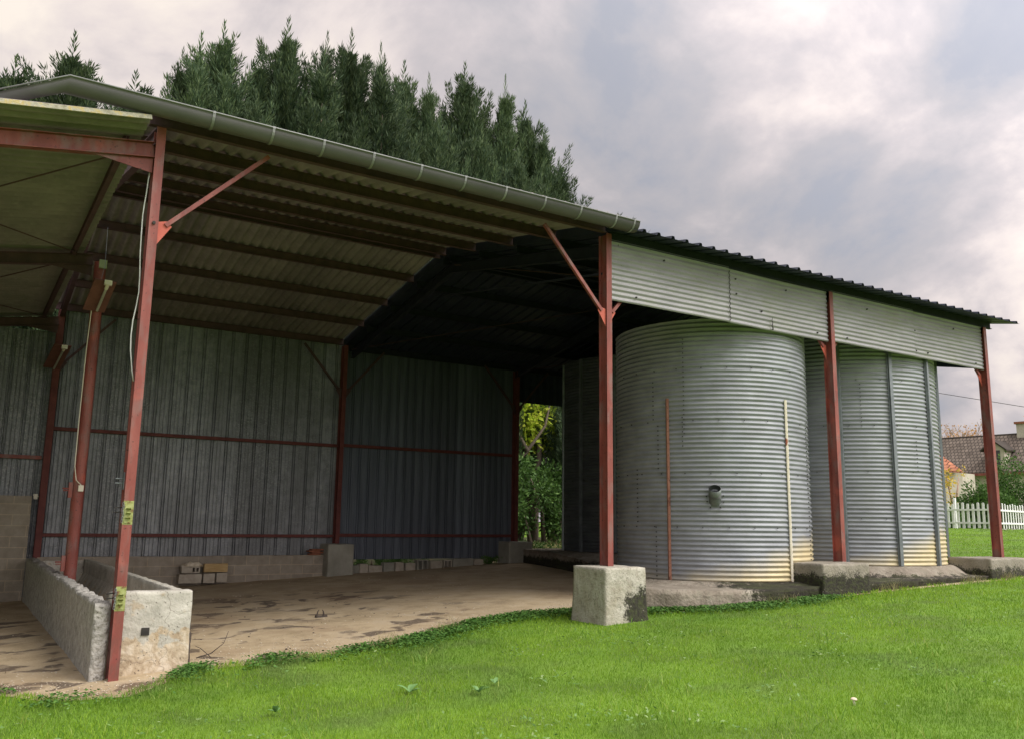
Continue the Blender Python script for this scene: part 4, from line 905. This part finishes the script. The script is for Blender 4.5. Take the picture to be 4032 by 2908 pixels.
v, f = leaf_tris(np.stack([X, Y, gzv(X)+rng.uniform(.015, .05, n)], 1), d, unit(np.stack([rng.normal(0, .4, n), rng.normal(0, .4, n), np.ones(n)], 1)), rng.uniform(.02, .055, n), rng.uniform(.012, .026, n))
tag(tri_mesh('lawn_weeds', v, f, M['weed']), kind='stuff')
# strawy grass beyond the back opening
n = 30000; X = rng.uniform(12, 24, n); Y = rng.uniform(12.0, 17.2, n); P_ = np.stack([X, Y, gzv(X)], 1)
tag(blades(P_, rng.uniform(.08, .3, n), np.full(n, .018), .6, 'grass_dry', 'dry_grass', rng), kind='stuff')
# low clover verge between lawn and dirt
n = 42000; X = rng.uniform(-2.2, 10.5, n); off = np.abs(rng.normal(0, .16, n)); 
Y = edge(X)+.12-off*1.6
wgt = np.interp(X, [-2.2, .2, .8, 2, 3.5, 5.6, 6.6, 9, 10.5], [.25, .2, .45, .3, .9, 1.0, .9, .8, .2]); nzv = np.array([mnoise.noise(V((x*2.2, y*2.2, 9))) for x, y in zip(X, Y)])
k = (nzv+rng.normal(0, .25, n) > .55-wgt) & ~((X > 5.6) & (X < 6.45) & (Y > -.42) & (Y < .42)); X, Y = X[k], Y[k]; n = len(X)
c = np.stack([X, Y, gzv(X)+rng.uniform(.01, .07, n)], 1); az = rng.uniform(0, 6.283, n); d = unit(np.stack([np.cos(az), np.sin(az), rng.uniform(-.2, .5, n)], 1))
v, f = leaf_tris(c, d, unit(np.stack([rng.normal(0, .4, n), rng.normal(0, .4, n), np.ones(n)], 1)), rng.uniform(.02, .05, n), rng.uniform(.018, .035, n))
tag(tri_mesh('clover', v, f, M['clover']), kind='stuff')
n = 2600; X = rng.uniform(1.2, 15.5, n); Y = edge(X)+rng.uniform(-.12, .12, n); P_ = np.stack([X, Y, gzv(X)], 1)
k = (np.sin(X*2.3)+np.sin(X*5.1) > .7); tag(blades(P_[k], rng.uniform(.06, .2, k.sum()), np.full(k.sum(), .005), .9, 'grass_dry', 'dry_stalks', rng), kind='stuff')
# pebbles
def pebbles(name, X, Y, S, m):
    n = len(X); ico = np.array([(0, 0, .6), (1, 0, 0), (.3, .9, .1), (-.8, .55, 0), (-.8, -.55, .1), (.3, -.9, 0), (0, 0, -.5)]); fc = np.array([(0, 1, 2), (0, 2, 3), (0, 3, 4), (0, 4, 5), (0, 5, 1), (6, 2, 1), (6, 3, 2), (6, 4, 3), (6, 5, 4), (6, 1, 5)])
    a = rng.uniform(0, 6.283, n); ca, sa = np.cos(a)[:, None], np.sin(a)[:, None]; b = ico[None]*rng.uniform(.65, 1.2, (n, 7, 1))
    x = (b[..., 0]*ca-b[..., 1]*sa)*S[:, None]; y = (b[..., 0]*sa+b[..., 1]*ca)*S[:, None]*.8; z = b[..., 2]*S[:, None]*.8
    v = np.stack([x+X[:, None], y+Y[:, None], z+gzv(X)[:, None]+S[:, None]*.25+.01], 2).reshape(-1, 3)
    f = (fc[None]+(np.arange(n)*7)[:, None, None]).reshape(-1, 3); return tag(tri_mesh(name, v, f, m), kind='stuff')
n = 4200; X = rng.uniform(-3, 9.5, n); Y = edge(X)+.05+np.abs(rng.normal(0, .6, n)); pebbles('pebbles', X, Y, rng.uniform(.004, .019, n)*np.exp(-rng.random(n)*.5), M['stone'])
n = 900; X = rng.uniform(-3, 9.5, n); Y = rng.uniform(.6, 9.3, n); k = ~((X > -.3) & (X < .85)); pebbles('gravel', X[k], Y[k], rng.uniform(.005, .02, k.sum()), M['stone'])
n = 900; X = rng.uniform(-2.5, 9, n); Y = edge(X)+np.abs(rng.normal(0, 2.2, n)); k = ~((X > -.3) & (X < .85)) & (Y < 9.6); X, Y = X[k], Y[k]; n = len(X); az = rng.uniform(0, 6.283, n)
v, f = leaf_tris(np.stack([X, Y, gzv(X)+.024], 1), unit(np.stack([np.cos(az), np.sin(az), rng.normal(0, .08, n)], 1)), unit(np.stack([rng.normal(0, .2, n), rng.normal(0, .2, n), np.ones(n)], 1)), rng.uniform(.04, .13, n), rng.uniform(.005, .011, n))
tag(tri_mesh('straw', v, f, M['straw']), kind='stuff')
n = 150; X = rng.uniform(.9, 5, n); Y = rng.uniform(.5, 5.2, n); pebbles('manure_crumbs', X, Y, rng.uniform(.006, .02, n), M['tyre'])
# broad leaved weeds
def dock(px, py, label, s=1.0, seed=0):
    d = ray(px, py); t_ = (.04+.05*CAM.x-CAM.z)/(d.z-.05*d.x); p = CAM+d*t_; r_ = random.Random(seed)
    t = thing('dock_weed', p, label, 'weed', 'broad leaved weeds in the lawn')
    for k in range(6):
        a = r_.uniform(0, 6.28); Lh = s*r_.uniform(.10, .19); dv = V((math.cos(a), math.sin(a), 0)); sv = V((-dv.y, dv.x, 0)); mb = MB(); rise = r_.uniform(.4, 1.0)
        for i in range(7):
            u = i/6; wv = Lh*.2*math.sin(math.pi*min(1, u*.92+.06))**.7; c_ = p+dv*Lh*u*.8+V((0, 0, .025+Lh*rise*u*(1-.45*u)))
            mb.v += [tuple(c_-sv*wv+V((0, 0, wv*.3))), tuple(c_), tuple(c_+sv*wv+V((0, 0, wv*.3)))]
        for i in range(6):
            for q in (0, 1): mb.f.append((i*3+q, i*3+q+1, i*3+q+4, i*3+q+3))
        mb.build('leaf', M['clover2'], t, smooth=True)
M['clover2'] = leafmat('dock_leaves', (.13, .26, .09), (.17, .32, .11), None, .2, .5)
for q in ((1612, 2735, 'broad leaved weed left of the middle at the bottom of the lawn', 1.1), (1885, 2735, 'broad leaved weed cluster in the middle of the lawn', 1.1), (1950, 2700, 'smaller upright weed right beside the middle weed cluster', .8), (1085, 2815, 'bright leafy weed in the lower left of the lawn', .9), (3240, 2405, 'single pale leaf weed near the slab edge on the right', .6)):
    dock(q[0], q[1], q[2], q[3]*.72, q[0])
d = ray(3363, 2775); t_ = (.04+.05*CAM.x-CAM.z)/(d.z-.05*d.x); p = CAM+d*t_
t = thing('mushroom', p, 'small pale mushroom in the lawn at the lower right', 'mushroom')
cm = MB(); prof = [(0, .078), (.013, .076), (.022, .068), (.026, .058), (.022, .055), (.008, .056)]
for (a_, z_) in prof: cm.v += [(p.x+a_*math.cos(k*.5236), p.y+a_*math.sin(k*.5236), p.z+z_*.8-.004) for k in range(12)]
for i in range(5):
    for k in range(12): cm.f.append((i*12+k, i*12+(k+1) % 12, (i+1)*12+(k+1) % 12, (i+1)*12+k))
cm.build('cap', M['mush'], t, smooth=True); MB().tube([p, p+V((0, 0, .058))], .009, 8).build('stem', M['pvc'], t)
# root stub on the dirt
p = at(1262, 2425, 2, .22); rt = MB()
for a_ in (-.04, .035): rt.tube([p+V((a_, 0, -.03)), p+V((a_*1.3, 0, .03)), p+V((a_*1.1, 0, .07)), p+V((a_*.6, 0, .095))], [.02, .013, .009, .003], 6)
rt.rough(p+V((-.08, -.04, -.03)), p+V((.1, .05, .02)), .03, .01, 3); tag(rt.build('root_stub', M['tyre']), 'small dark forked root lying on the dirt floor', 'root')
p = at(830, 2585, 2, .12); rt = MB().tube([p+V((-.15, .02, .0)), p+V((0, 0, .04)), p+V((.12, -.02, .14)), p+V((.17, 0, .26))], [.006, .006, .004, .003], 5).tube([p, p+V((-.1, .05, .09)), p+V((-.16, .06, .12))], [.005, .004, .002], 5)
tag(rt.build('dead_twig', M['tyre']), 'thin dead twig sticking up beside the trough corner', 'twig')

# ---------------- right background ----------------
ft = thing('picket_fence', (33.6, 11.5, 1.6), 'white wooden picket fence with rounded pickets at the far right end of the lawn', 'fence')
def run(p0, p1, n, zb):
    p0, p1 = V(p0), V(p1); dv = (p1-p0).normalized(); nv = V((dv.y, -dv.x, 0))
    for zz_ in (.22, .72): MB().bar(p0+V((0, 0, zz_)), p1+V((0, 0, zz_)), .03, .07).build('rail', M['white'], ft)
    for k in range(n):
        c = p0+dv*((p1-p0).length*(k+.5)/n)-nv*.035; w2 = .048; h = .93+.03*math.sin(k*1.7+p0.x)
        arc = [(w2*math.cos(a), h+w2*math.sin(a)) for a in np.linspace(0, math.pi, 7)]
        poly = [c+dv*x+V((0, 0, z)) for x, z in [(-w2, .03*math.sin(k*3)), (w2, .03*math.sin(k*3))]+arc]
        MB().prism(poly, nv*.022).build('picket', M['white'], ft)
def groundhit(px, py):
    d = ray(px, py); return CAM+d*((1.555-CAM.z)/d.z) if d.z < 0 else None
F0 = far(3560, 2078, 36); F1 = far(3908, 2082, 33.0); F2 = far(4032, 2080, 36.5); F3 = far(4260, 2080, 44)
for q in (F0, F1, F2, F3): q.z = gz(q.x, q.y)-.0
run(F0, F1, 18, 0); run(F1, F1+(F3-F1), 42, 0)
MB().box((V(far(3762, 2080, 34.7)).x-.05, V(far(3762, 2080, 34.7)).y-.09, 1.5), (V(far(3762, 2080, 34.7)).x+.05, V(far(3762, 2080, 34.7)).y+.0, 2.78)).build('fence_post', M['white'], ft, bevel=.02)
pa = MB(); q0 = far(3960, 2100, 31); q1 = far(4400, 2100, 31)
pa.add([(q0.x, q0.y, gz(q0.x, 0)+.012), (q1.x+3, q1.y, gz(q1.x+3, 0)+.012), (q1.x+4, q1.y+1.2, gz(q1.x+4, 0)+.012), (q0.x+.8, q0.y+1.2, gz(q0.x+.8, 0)+.012)], [(0, 1, 2, 3)])
tag(pa.build('path', M['asphalt']), kind='structure')
def hedge(px0, px1, pytop, dist, label, seed, m='shrub', n=7000, size=.16):
    p0 = far(px0, 2080, dist); p1 = far(px1, 2080, dist); top = far((px0+px1)/2, pytop, dist).z; c = (p0+p1)/2; dv = (p1-p0); Ln = dv.length; dv.normalize()
    r_ = random.Random(seed); cl = []
    Hh = top-1.5
    for k in range(22):
        u = r_.uniform(-.5, .5); z = r_.uniform(.1, 1)*Hh*(1-.35*abs(u*2)**2)-.45; cl.append((dv.x*u*Ln*.9, dv.y*u*Ln*.9+r_.uniform(-.4, .4), max(.3, z), r_.uniform(.45, .75)))
    return leafblob('bush', cl, n, m, label, 'bush', size, loc=(c.x, c.y, 1.5), seed=seed, trunk=[[(0, 0, 0), (0, 0, Hh*.6)], [(-.6, 0, 0), (-.8, 0, Hh*.5)]])
hedge(3790, 3945, 1870, 44, 'rounded dark green bush left of the last red post, behind the pickets', 11, n=8000)
hedge(3900, 4090, 1800, 46, 'large dark green bush right of the last red post, behind the pickets', 12, n=10000)
hedge(3700, 3775, 2005, 42, 'low green bush at the left end of the picket fence', 13, n=2500, size=.12)
p = far(3770, 2080, 50)
leafblob('golden_shrub', rc(9, ((-1.2, .9), (-.3, .3), (1.2, 3.4)), 14, .2, .4), 330, 'gleaf', 'thin golden leaved shrub against the pale house wall', 'shrub', .17, loc=(p.x, p.y, 1.5), seed=9, trunk=[[(0, 0, 0), (-.4, 0, 1.8), (-.8, 0, 3.2)], [(0, 0, 0), (.2, 0, 2), (.5, 0, 3)]], tm='twig')
# house
ho = thing('farm_house', far(3900, 2060, 62), 'old house with long brown tiled roof, dormer and chimney beyond the fence', 'house')
A = far(3560, 1735, 66); B_ = far(4260, 1706, 57); A.z = (A.z+B_.z)/2; 
hx = (B_-A); hx.z = 0; hl = hx.length; hx.normalize(); hn = V((hx.y, -hx.x, 0))
if hn.dot(CAM-A) < 0: hn = -hn
rz = far(3850, 1722, 62).z; ez = far(3850, 1864, 59).z
R0 = V((A.x, A.y, rz)); R1 = R0+hx*hl; E0 = R0+hn*3.0; E0.z = ez; E1 = E0+hx*hl; K0 = R0-hn*3.0; K0.z = ez; K1 = K0+hx*hl
th_ = V((0, 0, .12))
rf = MB().prism([R0, E0, E0+th_, R0+th_], hx*hl); rf.prism([R0, K0, K0+th_, R0+th_], hx*hl)
sl_ = (E0-R0).normalized()
rfo = rf.build('roof', M['tile'], ho, uv=lambda p_: ((p_-R0).dot(hx), (p_-R0).dot(sl_)))
MB().tube([R0+th_*.6, R1+th_*.6], .09, 8).build('ridge_tiles', M['tile'], rfo)
wl = MB(); a_ = E0-hn*.35; b_ = K0+hn*.35
wl.prism([V((a_.x, a_.y, .5)), V((a_.x, a_.y, ez+.2)), V((R0.x, R0.y, rz-.1)), V((b_.x, b_.y, ez+.2)), V((b_.x, b_.y, .5))], hx*(hl-.2)); wl.build('wall', M['render'], ho)
MB().bar(E0+V((0, 0, -.05))+hn*.04, E1+V((0, 0, -.05))+hn*.04, .08, .16).build('eaves_board', M['red'], ho)
ch = far(4062, 1700, 60); cc = R0+hx*((ch-R0).dot(hx)); cc.z = rz
q = MB().prism([cc-hx*.55-hn*.35+V((0, 0, -1)), cc+hx*.55-hn*.35+V((0, 0, -1)), cc+hx*.55+hn*.35+V((0, 0, -1)), cc-hx*.55+hn*.35+V((0, 0, -1))], V((0, 0, 1.75)))
cho = q.build('chimney', M['render'], rfo); MB().prism([cc-hx*.65-hn*.45+V((0, 0, .752)), cc+hx*.65-hn*.45+V((0, 0, .752)), cc+hx*.65+hn*.45+V((0, 0, .752)), cc-hx*.65+hn*.45+V((0, 0, .752))], V((0, 0, .15))).build('chimney_cap', M['brick'], ho)
# dormer
dp_ = far(3948, 1838, 59); u0 = (dp_-R0).dot(hx); fc_ = R0+hx*u0+hn*2.75; zb_ = ez+.12; wz = far(3948, 1772, 59).z
dw = .62
do = MB().prism([fc_-hx*dw+V((0, 0, zb_-fc_.z)), fc_+hx*dw+V((0, 0, zb_-fc_.z)), fc_+hx*dw+V((0, 0, wz-fc_.z)), fc_+V((0, 0, wz+.5-fc_.z)), fc_-hx*dw+V((0, 0, wz-fc_.z))], -hn*2.4).build('dormer', M['render'], ho)
for s_ in (-1, 1): MB().prism([fc_+hn*.2+V((0, 0, wz+.58-fc_.z)), fc_+hn*.2+hx*s_*(dw+.2)+V((0, 0, wz-.1-fc_.z)), fc_+hn*.2+hx*s_*(dw+.2)+V((0, 0, wz+.0-fc_.z)), fc_+hn*.2+V((0, 0, wz+.68-fc_.z))], -hn*2.6).build('dormer_roof', M['tile'], do)
MB().prism([fc_+hn*.015-hx*.36+V((0, 0, zb_+.15-fc_.z)), fc_+hn*.015+hx*.36+V((0, 0, zb_+.15-fc_.z)), fc_+hn*.015+hx*.36+V((0, 0, wz-.05-fc_.z)), fc_+hn*.015-hx*.36+V((0, 0, wz-.05-fc_.z))], -hn*.03).build('window', M['glass'], do)
# small orange roofed annex at the house's left
oa = far(3560, 1790, 56); ob = far(3705, 1788, 56); oc = far(3790, 1852, 54.5); od = far(3560, 1845, 54.5)
orf = MB(); dn = V((0, 0, -.1)); orf.add([oa, ob, oc, od, oa+dn, ob+dn, oc+dn, od+dn], [(0, 1, 2, 3), (7, 6, 5, 4), (0, 4, 5, 1), (1, 5, 6, 2), (2, 6, 7, 3), (3, 7, 4, 0)])
orf.build('annex_roof', M['otile'], ho, uv=lambda p_: ((p_-oa).dot(hx), (p_-oa).z*1.6))
og = MB(); oc2 = oc+hx*-.2; 
og.prism([V((od.x, od.y, 1.0))-hn*.4, V((oc2.x, oc2.y, 1.0))-hn*.4, oc2+dn-hn*.4, od+dn-hn*.4], -hn*1.8); og.build('annex_wall', M['render'], ho)
# bare trees behind the house
def bare(px, pytop, dist, label, seed, leaves=0):
    top = far(px, pytop, dist); base = V((top.x, top.y, 1.6)); r_ = random.Random(seed); H_ = top.z-1.6; t = thing('bare_tree', base, label, 'tree', 'autumn trees behind the house'); tw = MB(); tips_ = []
    def br(p_, d, Ln, rad, lvl):
        pts = [p_]; dd = d.copy()
        for k in range(3): dd = (dd+V((r_.gauss(0, .16), r_.gauss(0, .16), r_.gauss(.05, .08)))).normalized(); pts.append(pts[-1]+dd*Ln/3)
        tw.tube(pts, [max(.022, rad*q_) for q_ in (1, .8, .65, .45)], 5 if lvl < 2 else 3, cap=False); tips_.append(pts[-1])
        if lvl < 5:
            for k in range(3 if lvl < 4 else 3):
                a = r_.uniform(0, 6.28); sp = r_.uniform(.35, .75); o = dd.orthogonal().normalized(); o2 = dd.cross(o)
                br(pts[-1] if k else pts[2], (dd+(o*math.cos(a)+o2*math.sin(a))*sp).normalized(), Ln*r_.uniform(.62, .8), rad*.55, lvl+1)
    br(base, V((0, 0, 1)), H_*.32, .22, 0)
    tw.build('branches', M['twig'], t)
    if leaves:
        rg = np.random.default_rng(seed); T = np.array([tuple(q) for q in tips_]); c = T[rg.integers(0, len(T), leaves)]+rg.normal(0, .35, (leaves, 3))
        v, f = leaf_tris(c, unit(rg.normal(0, 1, (leaves, 3))), unit(rg.normal(0, 1, (leaves, 3))), rg.uniform(.15, .3, leaves), rg.uniform(.1, .2, leaves)); tri_mesh('leaves', v, f, M['oleaf'], t)
bare(3825, 1622, 84, 'bare reddish tree behind the roof, left of the last red post', 21, 400)
bare(3705, 1655, 88, 'smaller bare tree behind the roof beside the right silo', 22, 500)
bare(3965, 1650, 86, 'bare tree with some orange leaves right of the last red post', 23, 1500)
bare(4040, 1640, 80, 'fuller orange brown tree behind the chimney at the right edge', 24, 4000)
# overhead line
c0 = far(3300, 1470, 48); c1 = far(3690, 1545, 48); c2 = far(4032, 1600, 48); c3 = far(4500, 1665, 48)
tag(MB().tube([c0, c1, c2, c3], .018, 5).build('overhead_line', M['cable']), 'thin dark overhead line crossing the sky behind the last red post', 'cable')
